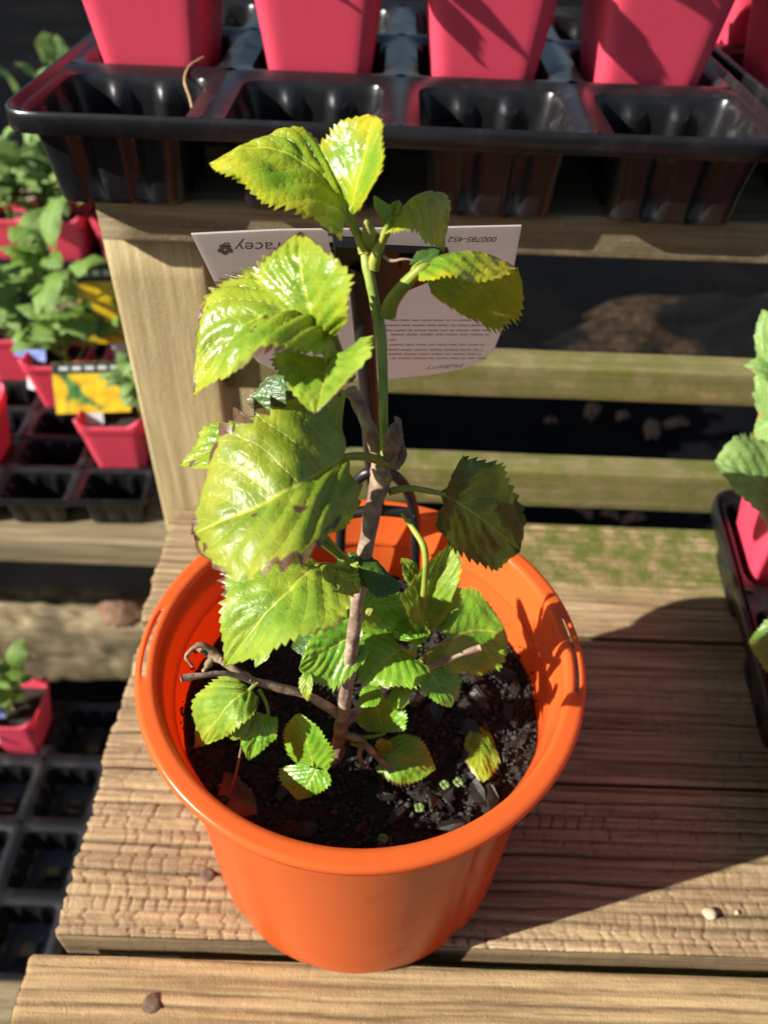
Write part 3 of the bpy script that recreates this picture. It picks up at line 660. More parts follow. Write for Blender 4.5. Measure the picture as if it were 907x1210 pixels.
leaf((453, 867, -22), (448, 848, -18), (442, 818, -14), (416, 846, -15), (483, 846, -20), 'leaf_low', [(412, 872, -22), (432, 872, -23)], (.9, .6), 33, teeth=12, um=.35, wb=.6)
leaf((452, 892, -26), (482, 897, -27), (514, 909, -28), (488, 868, -20), (472, 928, -34), 'leaf_low', [(415, 878, -23), (432, 884, -25)], (.9, .6), 34, teeth=14, pucker=.025)
leaf((455, 890, -26), (453, 882, -26), (450, 872, -25), (443, 882, -27), (464, 880, -25), 'leaf_mid', None, seed=35, teeth=5)
leaf((500, 760, -14), (478, 745, -8), (462, 722, -2), (465, 752, -10), (486, 728, 0), 'leaf_low', None, seed=45, teeth=9)
for k, (B_, M_, T_, L_, R_) in enumerate([((452, 738, -6), (440, 722, -6), (430, 702, -4), (425, 728, -10), (455, 714, -2)), ((470, 742, -2), (474, 722, 2), (470, 700, 6), (458, 720, 0), (487, 718, 4)), ((515, 742, 2), (524, 726, 6), (540, 712, 10), (514, 722, 4), (538, 732, 4)),
        ((418, 722, -12), (400, 716, -12), (384, 700, -10), (404, 700, -6), (394, 730, -18)), ((448, 812, -14), (436, 822, -18), (426, 836, -22), (428, 814, -14), (446, 832, -22)), ((482, 806, -12), (470, 822, -16), (462, 838, -20), (462, 814, -14), (482, 830, -20)), ((505, 776, -6), (520, 772, -4), (536, 776, -2), (518, 760, 2), (522, 788, -10))]):
    leaf(B_, M_, T_, L_, R_, 'leaf_low' if k % 3 else 'leaf_mid', None, seed=70+k, teeth=10)
# left twig with its leaves
leaf((294, 816, -26), (263, 843, -32), (231, 884, -30), (240, 810, -20), (288, 858, -38), 'leaf_mid', [(304, 806, -24)], (.8, .6), 36, teeth=14, lobe=.06, wb=.55, um=.4)
leaf((317, 845, -30), (306, 866, -34), (294, 899, -38), (283, 860, -34), (323, 872, -36), 'leaf_low', [(306, 815, -25), (314, 830, -28)], (.6, .5), 37, teeth=11, cup=-.08, wb=.6)
leaf((300, 826, -28), (284, 852, -33), (272, 874, -36), (272, 846, -32), (292, 864, -35), 'leaf_mid', None, seed=38, teeth=9)
leaf((371, 906, -36), (362, 876, -33), (353, 843, -29), (333, 876, -29), (392, 882, -36), 'leaf_low', [(392, 912, -24), (382, 912, -28)], (.7, .5), 39, teeth=14, um=.35)
leaf((374, 909, -36), (364, 926, -39), (352, 946, -42), (330, 912, -35), (388, 928, -40), 'leaf_low', None, seed=40, teeth=10, um=.3)
twig = [(398, 842, -21), (362, 822, -22), (322, 811, -23), (294, 803, -24), (266, 796, -26), (240, 798, -28), (214, 802, -30)]
obj('twig', *tube(QP(twig), [1.4, 1.15, 1.15, 1.0, .8, .75, .95], 10, .3, 11, 6), M['bark'], plant)
for k, pts in enumerate([[(296, 803, -24), (270, 787, -22), (254, 772, -20), (237, 762, -20), (220, 775, -22), (228, 788, -24)], [(256, 774, -20), (246, 785, -22), (240, 795, -24)], [(262, 780, -21), (238, 768, -19), (232, 760, -18)]]):
    obj('dry_twig', *tube(QP(pts), np.linspace(1.3, .4, len(pts)).tolist(), 8, .5, k, 6), M['dry'], plant)
obj('twig', *tube(QP([(402, 860, -21), (440, 822, -14), (466, 808, -13), (504, 790, -12), (535, 776, -11), (568, 765, -10)]), [1.6, 1.3, 1.2, 1.15, 1.0, .95], 10, .3, 17, 6), M['bark'], plant)
obj('twig', *tube(QP([(398, 905, -23), (386, 935, -27), (368, 953, -31), (346, 967, -34)]), [1.6, 1.4, 1.1, 1.0], 9, .35, 19, 6), M['bark'], plant)
obj('twig', *tube(QP([(408, 868, -22), (428, 876, -25), (446, 896, -28), (468, 912, -30)]), [1.5, 1.1, .9, .8], 9, .35, 23, 6), M['bark'], plant)
obj('dry_twig', *tube(QP([(428, 878, -26), (425, 892, -28), (430, 905, -30), (436, 900, -31)]), [.9, .8, .6, .3], 8, .4, 3), M['dry'], plant)
obj('dry_twig', *tube(QP([(392, 900, -24), (402, 930, -27), (400, 950, -30)]), [1.5, 1.3, .8], 9, .4, 29), M['bark'], plant)
obj('dry_twig', *tube(QP([(286, 880, -34), (276, 925, -36), (266, 952, -38)]), [.35, .4, .3], 6), M['dry'], plant)

def ground_leaf(name, label, B, Mi, T, L, R, mat, cat='leaf', seed=0, **kw):
    V, F, uv = leaf_geo(B, Mi, T, L, R, seed=seed, N=40, Mh=8, **kw)
    root = np.array(Mi); e = empty(name, root); obj('blade', V, F, M[mat], e, uv=uv); tag(e, label, cat); return e
g = lambda px, py, dz=2.0: at(px, py, z=SOZ+dz)
ground_leaf('fallen_leaf', 'green fallen leaf with a brown half lying on the dark soil', g(569, 860, 3), g(567, 890, 4.5), g(569, 926, 3), g(546, 886, 3), g(589, 898, 3), 'leaf_scorch', seed=50, teeth=9, lobe=0)
ground_leaf('dead_leaf', 'dried orange brown leaf lying on soil near the pot wall', g(262, 925, 2), g(282, 945, 4), g(305, 962, 2), g(290, 925, 3), g(268, 958, 2), 'rust_leaf', seed=51, teeth=6)
rng = random.Random(9)
def sprout(px, py, k):
    c = at(px, py, z=SOZ+2.5); e = empty('weed_seedling', c); tag(e, 'tiny round leaved green weed seedling sprouting from the soil', 'seedling', 'tiny weed seedlings in the potting mix')
    for j in range(4):
        a = j*1.57+k; d = np.array([math.cos(a), math.sin(a), .25])*1.7; s = np.array([-math.sin(a), math.cos(a), 0])*1.1
        V, F, uv = leaf_geo(c, c+d*.5+np.array([0, 0, .5]), c+d, c+d*.5+s, c+d*.5-s, N=10, Mh=3, teeth=1, seed=j)
        obj('leaf', V, F, M['leaf_pale'], e, uv=uv)
    obj('stem', *tube([c-np.array([0, 0, 3]), c], .35, 6), M['shoot'], e)
for k, (px, py) in enumerate([(541, 925), (495, 955), (452, 992), (525, 928)]): sprout(px, py, k)

# ------------------------------------------------------------------ label stake and label
stake = tag(empty('label_stake', (0, 55, SOZ)), 'black plastic label holder pushed into the soil behind the plant', 'label stake')
def bar(pts, r, name): return obj(name, *tube(Q(pts), r, 12, 0, 0, 6), M['stake'], stake)
bar([(402, 700, 53), (402, 650, 52), (404, 612, 52), (410, 585, 52), (428, 562, 51), (446, 556, 51)], 1.9, 'fork')
bar([(490, 705, 53), (491, 650, 52), (490, 612, 52), (482, 582, 52), (466, 562, 51), (446, 556, 51)], 1.9, 'fork')
bar([(404, 608, 52), (446, 603, 52), (490, 607, 52)], 2.1, 'crossbar')
bar([(446, 604, 52), (440, 540, 51), (434, 440, 46), (428, 360, 41), (424, 310, 38)], [2.6, 2.9, 2.9, 3.1, 3.3], 'stem')
def card_pt(px, py):
    """the card leans towards the camera: Y = 47 + .28 x - .52 (z-100)"""
    d = FW + RT*(px-W0/2)/FPX - UP*(py-H0/2)/FPX; nn = np.array([.28, -1, -.52]); dd = nn @ (np.array([0, 47, 100]))
    t = (dd-nn @ CAM)/(nn @ d); return CAM+t*d
# holder head: flat plate with two arms carried in front of the card
CN = np.array([.28, -1, -.52]); CN /= np.linalg.norm(CN)
def plate(outline, th, off, mat, parent, name, bev=.3):
    P = np.array([card_pt(*p) for p in outline])+CN*off; n = len(P)
    V = np.vstack([P, P+CN*th]); F = [tuple(range(n))[::-1], tuple(range(n, 2*n))]+[(i, (i+1) % n, n+(i+1) % n, n+i) for i in range(n)]
    return obj(name, V, F, mat, parent, False)
plate([(388, 284), (528, 290), (530, 303), (520, 312), (500, 325), (476, 335), (458, 350), (452, 362), (430, 362), (424, 345), (412, 330), (396, 318)], 2.2, .5, M['stake'], stake, 'head')
plate([(392, 276), (436, 278), (440, 292), (392, 292)], 3.4, .6, M['stake'], stake, 'clip')
plate([(470, 292), (526, 294), (526, 306), (470, 306)], 3.2, .6, M['stake'], stake, 'clip')
card_root = tag(empty('plant_label', card_pt(420, 360)), 'pale mauve card plant label hanging upside down from the black stake', 'plant label')
ol = [(226, 277), (330, 272), (480, 270), (616, 267), (608, 310), (599, 360), (592, 392), (584, 412), (571, 426), (545, 436), (510, 443), (470, 447), (420, 450), (370, 447), (330, 440), (305, 428), (290, 410), (268, 362), (246, 318)]
plate(ol, -.5, 0.0, M['card'], card_root, 'card')
def card_text(txt, px, py, ang_dir, size, mat, name):
    cu = bpy.data.curves.new('t', 'FONT'); cu.body = txt; cu.size = size*.001; cu.extrude = .00002; cu.align_x = 'CENTER'; cu.align_y = 'CENTER'
    to = bpy.data.objects.new('t', cu); col.objects.link(to); dg = bpy.context.evaluated_depsgraph_get()
    me = bpy.data.meshes.new_from_object(to.evaluated_get(dg)); bpy.data.objects.remove(to)
    me.materials.clear(); me.materials.append(M[mat])
    c = card_pt(px, py)+CN*.12; ex = card_pt(px-30, py-(-1)*30*ang_dir)-card_pt(px, py); ex /= np.linalg.norm(ex)   # upside down: reads right to left
    ez = CN; ey = np.cross(ez, ex)
    o = bpy.data.objects.new(name, me); col.objects.link(o); o.parent = card_root
    lo = (c*.001)-np.array(card_root.location)
    o.matrix_local = Matrix(((ex[0], ey[0], ez[0], lo[0]), (ex[1], ey[1], ez[1], lo[1]), (ex[2], ey[2], ez[2], lo[2]), (0, 0, 0, 1)))
    return o
card_text("Tracey's", 305, 291, 0, 5.2, 'ink_light', 'brand_lettering')
card_text('000785-452', 558, 282, 0, 2.9, 'ink', 'code_lettering')
card_text('Mulberry', 525, 433, .09, 3.6, 'ink_light', 'name_lettering')
def print_bars():
    r = random.Random(3); P = []
    for row, (y, x0, x1) in enumerate([(378, 462, 578), (384, 455, 580), (390, 450, 580), (395, 462, 577), (401, 452, 470), (407, 460, 572), (413, 455, 570), (418, 458, 568), (423, 462, 574)]):
        x = x0
        while x < x1:
            w = r.uniform(5, 17); a = [card_pt(x, y-.9), card_pt(min(x+w, x1), y-.9), card_pt(min(x+w, x1), y+.9), card_pt(x, y+.9)]
            P.append((np.array(a)+CN*.10, [(0, 1, 2, 3)])); x += w+2.2
    return join(P)
obj('printed_paragraph', *print_bars(), M['ink_faint'], card_root, False)
for px, py in ((515, 329), (515, 333)):
    P = [(np.array([card_pt(x, py-.8), card_pt(x+w, py-.8), card_pt(x+w, py+.8), card_pt(x, py+.8)])+CN*.1, [(0, 1, 2, 3)]) for x, w in ((503, 9), (514, 6), (522, 7))]
    obj('printed_line', *join(P), M['ink_light'], card_root, False)
P = [(np.array([card_pt(514+dx*w, 340+y) for dx in (-1, 1) for y in ((0, 5) if dx < 0 else (5, 0))])+CN*.1, [(0, 1, 2, 3)]) for w, y in ((2, 0), (1, 4), (2, 8))]
obj('printed_mark', *join([(np.array([card_pt(514-w, y), card_pt(514+w, y), card_pt(514+w, y+h), card_pt(514-w, y+h)])+CN*.1, [(0, 1, 2, 3)]) for w, y, h in ((2, 337, 3), (.8, 340, 4), (1.8, 344, 4))]), M['ink_green'], card_root, False)
# printed flower beside the name
P = []
for k in range(5):
    a = k*1.2566+.3; cx, cy = 266+5.5*math.cos(a), 294+4*math.sin(a)
    P.append((np.array([card_pt(cx+4.2*math.cos(t), cy+3*math.sin(t)) for t in np.linspace(0, 6.283, 9)[:-1]])+CN*(.1+.004*k), [tuple(range(8))]))
obj('printed_flower', *join(P), M['ink_light'], card_root, False)

# ------------------------------------------------------------------ seedling trays
PT, DEP = 77.0, 35.0
def rsq(hx, hy, r, n):
    """n points round a rounded rectangle, and the side coordinate of each point"""
    pts = []; a = np.linspace(0, 2*np.pi, n, endpoint=False)+np.pi/n
    for t in a:
        c, s = math.cos(t), math.sin(t); k = min(hx/abs(c) if abs(c) > 1e-6 else 1e9, hy/abs(s) if abs(s) > 1e-6 else 1e9); x, y = c*k, s*k
        dx, dy = abs(x)-(hx-r), abs(y)-(hy-r)
        if dx > 0 and dy > 0:
            d = math.hypot(dx, dy); x = math.copysign(hx-r+dx*r/d, x); y = math.copysign(hy-r+dy*r/d, y)
        pts.append((x, y))
    return np.array(pts)
def cell_mesh():
    n = 128; lev = [(30.8, 0), (30.3, -1.2), (29.9, -4), (29.5, -7), (29.1, -10), (27.8, -20), (26.8, -DEP+3), (26.2, -DEP+.8), (23, -DEP), (8, -DEP+.2), (7.4, -DEP-.4)]
    V = []
    for h, z in lev:
        p = rsq(h, h, min(7, h*.4), n)
        if -DEP+1 < z < -3:
            amt = min(1, (-z-3)/4.0)*3.4
            for k in range(n):
                x, y = p[k]
                if abs(x) > abs(y): s, ax = y/h, 0
                else: s, ax = x/h, 1
                rib = max(math.exp(-((s-.36)/.13)**4), math.exp(-((s+.36)/.13)**4))
                p[k][ax] -= math.copysign(amt*rib, p[k][ax])
        V.append(np.column_stack([p, np.full(n, z)]))
    return mesh_data('cell', np.concatenate(V), grid_faces(len(lev), n, True), M['black'])
CELL = cell_mesh()
def deck_mesh(nx, ny):
    n = 64; parts = []
    for i in range(nx):
        for j in range(ny):
            cx, cy = i*PT, j*PT
            x0 = -33.5 if i == 0 else -PT/2; x1 = 33.5 if i == nx-1 else PT/2; y0 = -33.5 if j == 0 else -PT/2; y1 = 33.5 if j == ny-1 else PT/2
            a = rsq(30.8, 30.8, 7, n); V = []
            for f in (0, .35, .7, 1.0):
                for (x, y) in a:
                    k = 1e9
                    if x > 0: k = min(k, x1/x)
                    if x < 0: k = min(k, x0/x)
                    if y > 0: k = min(k, y1/y)
                    if y < 0: k = min(k, y0/y)
                    X, Y = x*(1-f)+x*k*f, y*(1-f)+y*k*f
                    z = 2.2*math.sin(f*math.pi/2)
                    # ridges sag between the cells
                    V.append((cx+X, cy+Y, z))
            parts.append((V, grid_faces(4, n, True)[:, ::-1]))
    # outer lip
    hx, hy = (nx-1)*PT/2, (ny-1)*PT/2; n = 96*2; V = []
    prof = [(33.3, 2.2), (33.9, .8), (34.9, .6), (35.4, 1.0), (36.2, 3.6), (37.0, 4.2), (37.8, 3.8), (38.1, 2.5), (38.3, -3.6), (37.7, -4.0)]
    for o, z in prof:
        p = rsq(hx+o, hy+o, 9+(o-33), n); V.append(np.column_stack([p[:, 0]+hx, p[:, 1]+hy, np.full(n, z)]))
    parts.append((np.concatenate(V), grid_faces(len(prof), n, True)))
    V, F = join(parts); return mesh_data('tray_rim', V, F, M['black'])
DECKS = {}
def tray(loc, rz, nx, ny, label, sy=1.0):
    """loc: centre of the first cell on the supporting board, mm"""
    r = tag(empty('seedling_tray', loc, rz), label, 'tray')
    if (nx, ny) not in DECKS: DECKS[(nx, ny)] = deck_mesh(nx, ny)
    inst('tray_rim', DECKS[(nx, ny)], r, Matrix.Translation((0, 0, (DEP+.5)*.001)) @ Matrix.Diagonal((1, sy, 1, 1)))
    for i in range(nx):
        for j in range(ny): inst('cell', CELL, r, Matrix.Translation((i*PT*.001, j*PT*sy*.001, (DEP+.5)*.001)) @ Matrix.Diagonal((1, sy, 1, 1)))
    return r
PH = 96.0
def pot_mesh():
    n = 96; V = []; lev = []
    zs = [0, 2, 10, 25, 40, 55, PH-14, PH-12.5, PH-11.5, PH-6, PH]
    for z in zs:
        h = 20.5+11.5*z/PH + (1.6 if z > PH-13 else 0) - (1.2 if z == 0 else 0); V.append((h, z))
    out = []
    for h, z in V:
        p = rsq(h, h, 8, n); zz = np.full(n, z)
        if z > PH-12:
            cor = np.clip((np.minimum(abs(p[:, 0]), abs(p[:, 1]))/h-.55)/.4, 0, 1); k = (z-(PH-12))/12
            zz = zz+k*(8*cor**1.2-3)
        out.append(np.column_stack([p, zz]))
    # inner wall
    for h, z in ((33.2-.9, PH), (31.4, PH-12), (20.8, 4)):
        p = rsq(h, h, 8, n); zz = np.full(n, z)
        if z == PH:
            cor = np.clip((np.minimum(abs(p[:, 0]), abs(p[:, 1]))/h-.55)/.4, 0, 1); zz = zz+8*cor**1.2-3
        out.append(np.column_stack([p, zz]))
    F = [tuple(f) for f in grid_faces(len(out), n, True)]+[tuple(range(n))[::-1]]
    return mesh_data('pot_body', np.concatenate(out), F, M['pink'])
POTM = pot_mesh()
def potsoil_mesh():
    n = 25; x = np.linspace(-30.4, 30.4, n); X, Y = np.meshgrid(x, x, indexing='ij'); Z = 2.5*fbm(X*.12, Y*.12, 3)
    return mesh_data('soil', np.stack([X, Y, Z], -1).reshape(-1, 3), grid_faces(n, n), M['soil'])
POTS = potsoil_mesh()
def pink_pot(base, rz, label, group=None, tilt=0):
    """base: bottom centre mm"""
    r = tag(empty('nursery_pot', base, rz), label, 'plant pot', group); r.rotation_euler.y = tilt
    inst('pot_body', POTM, r, Matrix()); inst('soil', POTS, r, Matrix.Translation((0, 0, (PH-17)*.001)))
    return r
def low_leaf(mat, seed, k=1.0):
    B = np.zeros(3); T = np.array([1, 0, -.12]); Mi = np.array([.5, 0, .10]); L = np.array([.42, .30*k, .06]); R = np.array([.42, -.30*k, .06])
    V, F, uv = leaf_geo(B*10, Mi*10, T*10, L*10, R*10, N=20, Mh=4, teeth=7, seed=seed, wave=.04)
    return mesh_data('leaf', V*100, F, M[mat], uv=uv)      # one metre long, scaled when placed
LOWL = {m: [low_leaf(m, s, k) for s, k in ((1, 1.0), (2, .8), (3, 1.2))] for m in ('leaf_seed', 'leaf_pale', 'leaf_low')}
def seedling(base, h, nst, nlf, size, mat, label, seed, spread=.35, group=None, lean=(0, 0)):
    r_ = random.Random(seed); e = tag(empty('seedling_plant', base), label, 'plant', group); b = np.array(base, float)
    for s in range(nst):
        a = r_.uniform(0, 6.28); top = b+np.array([math.cos(a)*spread*h*r_.random()+lean[0], math.sin(a)*spread*h*r_.random()+lean[1], h*r_.uniform(.75, 1.05)])
        mid = (b+top)/2+np.array([r_.uniform(-.08, .08)*h, r_.uniform(-.08, .08)*h, 0])
        b0 = b+np.array([r_.uniform(-6, 6), r_.uniform(-6, 6), -2])
        obj('stem', *tube([b0, mid, top], [1.2, .9, .6], 7), M['shoot'], e)
        for k in range(nlf):
            t = .25+.75*(k+.5)/nlf; p = b0*(1-t)**2+2*t*(1-t)*mid+t*t*top if False else (b0+(mid-b0)*2*t if t < .5 else mid+(top-mid)*(2*t-1))
            az = k*2.4+r_.uniform(-.5, .5)+s; el = r_.uniform(-.1, .7)*(1 if k < nlf-1 else 1.6); sc = size*r_.uniform(.65, 1.15)*(1.1-.35*t)
            mw = Matrix.Translation(Vector((p-b)*.001)) @ Matrix.Rotation(az, 4, 'Z') @ Matrix.Rotation(-el, 4, 'Y') @ Matrix.Rotation(r_.uniform(-.4, .4), 4, 'X') @ Matrix.Scale(sc*.001, 4)
            inst('leaf', r_.choice(LOWL[mat]), e, mw)
    return e

# upper tray on the shelf, row of pink pots in its second row
UX, UY = -109.0, 200.0
tray((UX, UY, SZ+.5), 0, 4, 3, 'black seedling tray with an empty front row on the upper shelf')
names = ['beside the grass blade', 'behind the topmost leaves', 'above the card label', 'at the row end']
for i in range(4):
    pink_pot((UX+i*PT, UY+PT, SZ+2.2), .02*(i-1), 'pink square pot in upper black tray, '+names[i], 'pink pots in the upper tray')
    seedling((UX+i*PT, UY+PT, SZ+PH-16), 70, 3, 5, 42, 'leaf_low', 'leafy seedling in the upper tray pot '+names[i], 60+i, .5, None, (-8, -48))
tray((UX+4*PT+7, UY+6, SZ+.5), .015, 2, 3, 'black seedling tray next to the upper tray on the shelf')
pink_pot((UX+4*PT+7, UY+6+PT, SZ+2.2), .02, 'pink square pot in the neighbouring upper tray', 'pink pots in the upper tray')
pink_pot((UX+4*PT+7, UY+6+2*PT, SZ+2.2), .05, 'pink square pot behind another in the neighbouring upper tray', 'pink pots in the upper tray')
obj_b = tag(empty('grass_blade', at(225, 95, z=SZ+DEP+3)), 'dry straw coloured grass blade hanging over the upper tray divider', 'grass blade')
obj('blade', *tube(Q([(228, 132, 190), (224, 115, 205), (218, 95, 225), (224, 78, 238), (240, 67, 246)]), [.5, .6, .6, .6, .3], 6), M['string'], obj_b)

# tray with pink pots at the right-hand end of the bench
TR = math.radians(-6.2); tz = BZ+1.0
cb = at(838, 577, z=BZ+DEP+4)
def tl(x, y):  # tray-local (x right of the back left corner, y towards the back) to place
    return (cb[0]+x*math.cos(TR)-y*math.sin(TR), cb[1]+x*math.sin(TR)+y*math.cos(TR))
o_ = tl(38, -38-PT*3); tray((o_[0], o_[1], tz), TR, 2, 4, 'black seedling tray holding pink pots on the bench beside the orange pot')
rl = {0: 'closest to the back rails', 1: 'second from the back rails', 2: 'third from the back rails'}
for k in range(3):
    p = tl(36.8, -38-PT*k); pink_pot((p[0], p[1], tz+2.2), TR, 'pink square pot in the tray beside the orange pot, '+rl[k], 'pink pots in the bench tray')
def bench_leaf(root, B, Mi, T, L, R, mat, seed, **kw):
    V, F, uv = leaf_geo(B, Mi, T, L, R, seed=seed, N=44, Mh=9, **kw); obj('leaf', V, F, M[mat], root, uv=uv)
p = tl(38, -38); e = tag(empty('potted_seedling', (p[0], p[1], tz+PH-15)), 'broad leaved pale green seedling in the right tray, by the back rails', 'plant')
A = lambda x, y, Y: at(x, y, Y=Y)
bench_leaf(e, A(945, 612, 114), A(894, 568, 121), A(844, 545, 128), A(905, 512, 142), A(908, 626, 92), 'leaf_pale', 1, teeth=12, lobe=0, pucker=.03)
bench_leaf(e, A(938, 545, 122), A(918, 460, 132), A(901, 366, 154), A(893, 462, 140), A(955, 440, 116), 'leaf_pale', 2, teeth=12, lobe=0, pucker=.03)
bench_leaf(e, A(935, 500, 124), A(912, 502, 127), A(890, 512, 130), A(905, 486, 136), A(908, 522, 118), 'leaf_pale', 3, teeth=10, lobe=0, pucker=.02)
bench_leaf(e, A(925, 452, 130), A(905, 438, 132), A(878, 432, 138), A(908, 424, 142), A(908, 452, 122), 'leaf_pale', 4, teeth=10, lobe=0)
obj('stem', *tube([np.array([p[0], p[1], tz+PH-18]), A(935, 560, 128), A(932, 480, 138)], [1.8, 1.5, 1.0], 8), M['shoot'], e)
p = tl(38, -38-PT); seedling((p[0], p[1], tz+PH-16), 30, 2, 4, 34, 'leaf_pale', 'small pale green seedling in the second pot of the right tray', 77, .5)
p = tl(38, -38-2*PT); e = tag(empty('potted_seedling', (p[0], p[1], tz+PH-15)), 'drooping green leaved seedling in the third pot of the right tray', 'plant')
bench_leaf(e, A(935, 720, 60), A(915, 750, 56), A(884, 758, 54), A(905, 730, 62), A(915, 790, 46), 'leaf_seed', 6, teeth=10, lobe=0)

# ------------------------------------------------------------------ left stand, lower tiers with trays
ls = tag(empty('plant_staging', (-420, 420, GZ)), 'lower timber staging behind the post with black trays of pink pots', 'plant stand')
AZ = -322-DEP-2.5
a0 = at(190, 605, z=-322)
timber('shelf_board', -820, a0[0]+40, 388, 474, AZ-34, AZ, 0, M['old'], 51, ls)
for k in range(8): timber('shelf_board', -960, a0[0]+40, 480+k*100, 572+k*100, AZ-24, AZ-.5, 0, M['old'], 52+k, ls)
for x, y in ((-800, 400), (-900, 1200), (-230, 560), (-230, 1200)): timber('leg', x, x+45, y, y+45, GZ+2, AZ-25, 2, M['post'], 90+x+y, ls)
SYA = .675; RP = PT*SYA
ax, ay = a0[0]-54, a0[1]+27
tray((ax-3*PT, ay, AZ+.5), .04, 4, 6, 'black seedling tray on the lower shelf behind the post, holding the flower tags', SYA)
tcell = lambda i, j: (ax-3*PT+(i*PT)*math.cos(.04)-(j*RP)*math.sin(.04), ay+(i*PT)*math.sin(.04)+j*RP*math.cos(.04))
ty = 945
tray((ax-3.6*PT, ty, AZ+.5), .03, 5, 4, 'black seedling tray farther back on the lower shelf, filled with leafy plants')
tcell2 = lambda i, j: (ax-3.6*PT+i*PT, ty+i*PT*.03+j*PT)
def tagcard(base, w, h, tilt, rz, label, style, tongue=34):
    e = tag(empty('plant_tag', base), label, 'plant tag', None); e.rotation_euler = (tilt, 0, rz)
    V, F = box(-w/2, w/2, -.3, .3, 0, h, .1)
    obj('card', V, F, M['print' if style == 'flower' else 'print_blue'], e, False, local=True)
    V, F = box(-w/2+.2, w/2-.2, -.55, -.32, h*.78, h-.2, 0); obj('header', V, F, M['print_dark'], e, False, local=True)
    if style == 'flower':
        P = [box(-w*.4+k*w*.17, -w*.4+k*w*.17+w*.12, -.7, -.56, h*.85, h*.92, 0) for k in range(5)]; obj('printed_line', *join(P), M['print_white'], e, False, local=True)
    V, F = box(-w*.12, w*.12, -.25, .25, -tongue, .2, 0); obj('tongue', V, F, M['print_white'], e, False, local=True)
    return e
LG = 'pink pots on the lower staging'
P1 = tcell(3, 1); pink_pot((P1[0], P1[1], AZ+2.5), .05, 'pink square pot with yellow flower tags on the lower shelf by the post', LG)
seedling((P1[0]+22, P1[1]+5, AZ+PH-14), 75, 4, 6, 30, 'leaf_pale', 'small pale green seedling in the pot with yellow flower tags', 81)
tagcard((P1[0]-20, P1[1]-6, AZ+PH-4), 72, 50, -.55, .12, 'plant tag printed with yellow flowers standing in a pink pot', 'flower')
P1 = tcell(3, 3); pink_pot((P1[0], P1[1], AZ+2.5), .05, 'pink square pot partly behind the post with a dark topped flower tag', LG)
tagcard((P1[0]-16, P1[1]-4, AZ+PH+12), 66, 84, -.25, .15, 'taller plant tag with dark header and yellow flowers beside the post', 'flower', 44)
P1 = tcell(1, 1); pink_pot((P1[0]+4, P1[1], AZ+2.5), .02, 'pink square pot on the lower shelf in the row of the flower tag pot', LG)
P1 = tcell(2, 3); pink_pot((P1[0]-8, P1[1], AZ+2.5), .05, 'pink square pot with a blue tag on the lower shelf', LG)
tagcard((P1[0]-38, P1[1]-8, AZ+PH-8), 40, 70, -.35, -.3, 'blue and violet printed plant tag in a pink pot', 'blue')
seedling((P1[0]+4, P1[1], AZ+PH-14), 120, 5, 6, 66, 'leaf_seed', 'bushy green seedling in the pot with the blue tag', 83, .8)
P1 = tcell(1, 4); pink_pot((P1[0], P1[1], AZ+2.5), .05, 'pink square pot beside the pot with the blue tag', LG)
seedling((P1[0], P1[1], AZ+PH-14), 130, 4, 6, 66, 'leaf_seed', 'bushy green seedling next to the one with the blue tag', 84, .8)
for k, (i, j, h, s) in enumerate([(1, 0, 110, 74), (2, 0, 125, 78), (3, 0, 50, 34), (0, 0, 110, 74), (2, 1, 120, 74), (4, 1, 50, 36), (1, 1, 120, 74), (3, 2, 50, 36)]):
    P1 = tcell2(i, j); where = ['with broad pale leaves in its front row', 'with tall broad leaves in its front row', 'with bare soil and a sprig', 'at the outer end of its front row', 'with tall leaves in its middle row', 'in its middle row by the post', 'at the outer end of its middle row', 'in its back row'][k]
    pink_pot((P1[0], P1[1], AZ+2.5), .03, 'pink pot of the rear lower tray '+where, LG)
    seedling((P1[0], P1[1], AZ+PH-14), h, 4 if h > 70 else 1, 6, s, 'leaf_seed' if k % 3 else 'leaf_pale', 'green seedling in the rear lower tray pot '+where, 90+k, .7)
# the lowest tier
LBZ = -650-DEP-2.5
b0 = at(55, 890, z=-650)
for k in range(4): timber('shelf_board', -760, -180, 30+k*82, 106+k*82, LBZ-24, LBZ-.5*(k % 2), 0, M['old'], 71+k, ls)
for x, y in ((-740, 40), (-240, 40), (-740, 300), (-240, 300)): timber('leg', x, x+45, y, y+45, GZ+2, LBZ-25, 2, M['post'], 190+x+y, ls)
dx = b0[0]; ry = b0[1]-8
tray((dx-PT*1.5, ry-PT*2.5, LBZ+.5), .0, 4, 4, 'black seedling tray with empty cells on the lowest shelf beside the bench')
pink_pot((dx-PT*.5+4, ry+PT*.5, LBZ+2.5), 0, 'pink square pot with small seedling on the lowest shelf', LG)
seedling((dx-PT*.5, ry+PT*.5, LBZ+PH-14), 95, 6, 6, 40, 'leaf_seed', 'small leaved green seedling in the pot on the lowest shelf', 120, .7)
tagcard((dx-PT*.5-14, ry+PT*.5-20, LBZ+PH-4), 34, 44, -.4, .1, 'pale printed plant tag in the pot on the lowest shelf', 'blue')
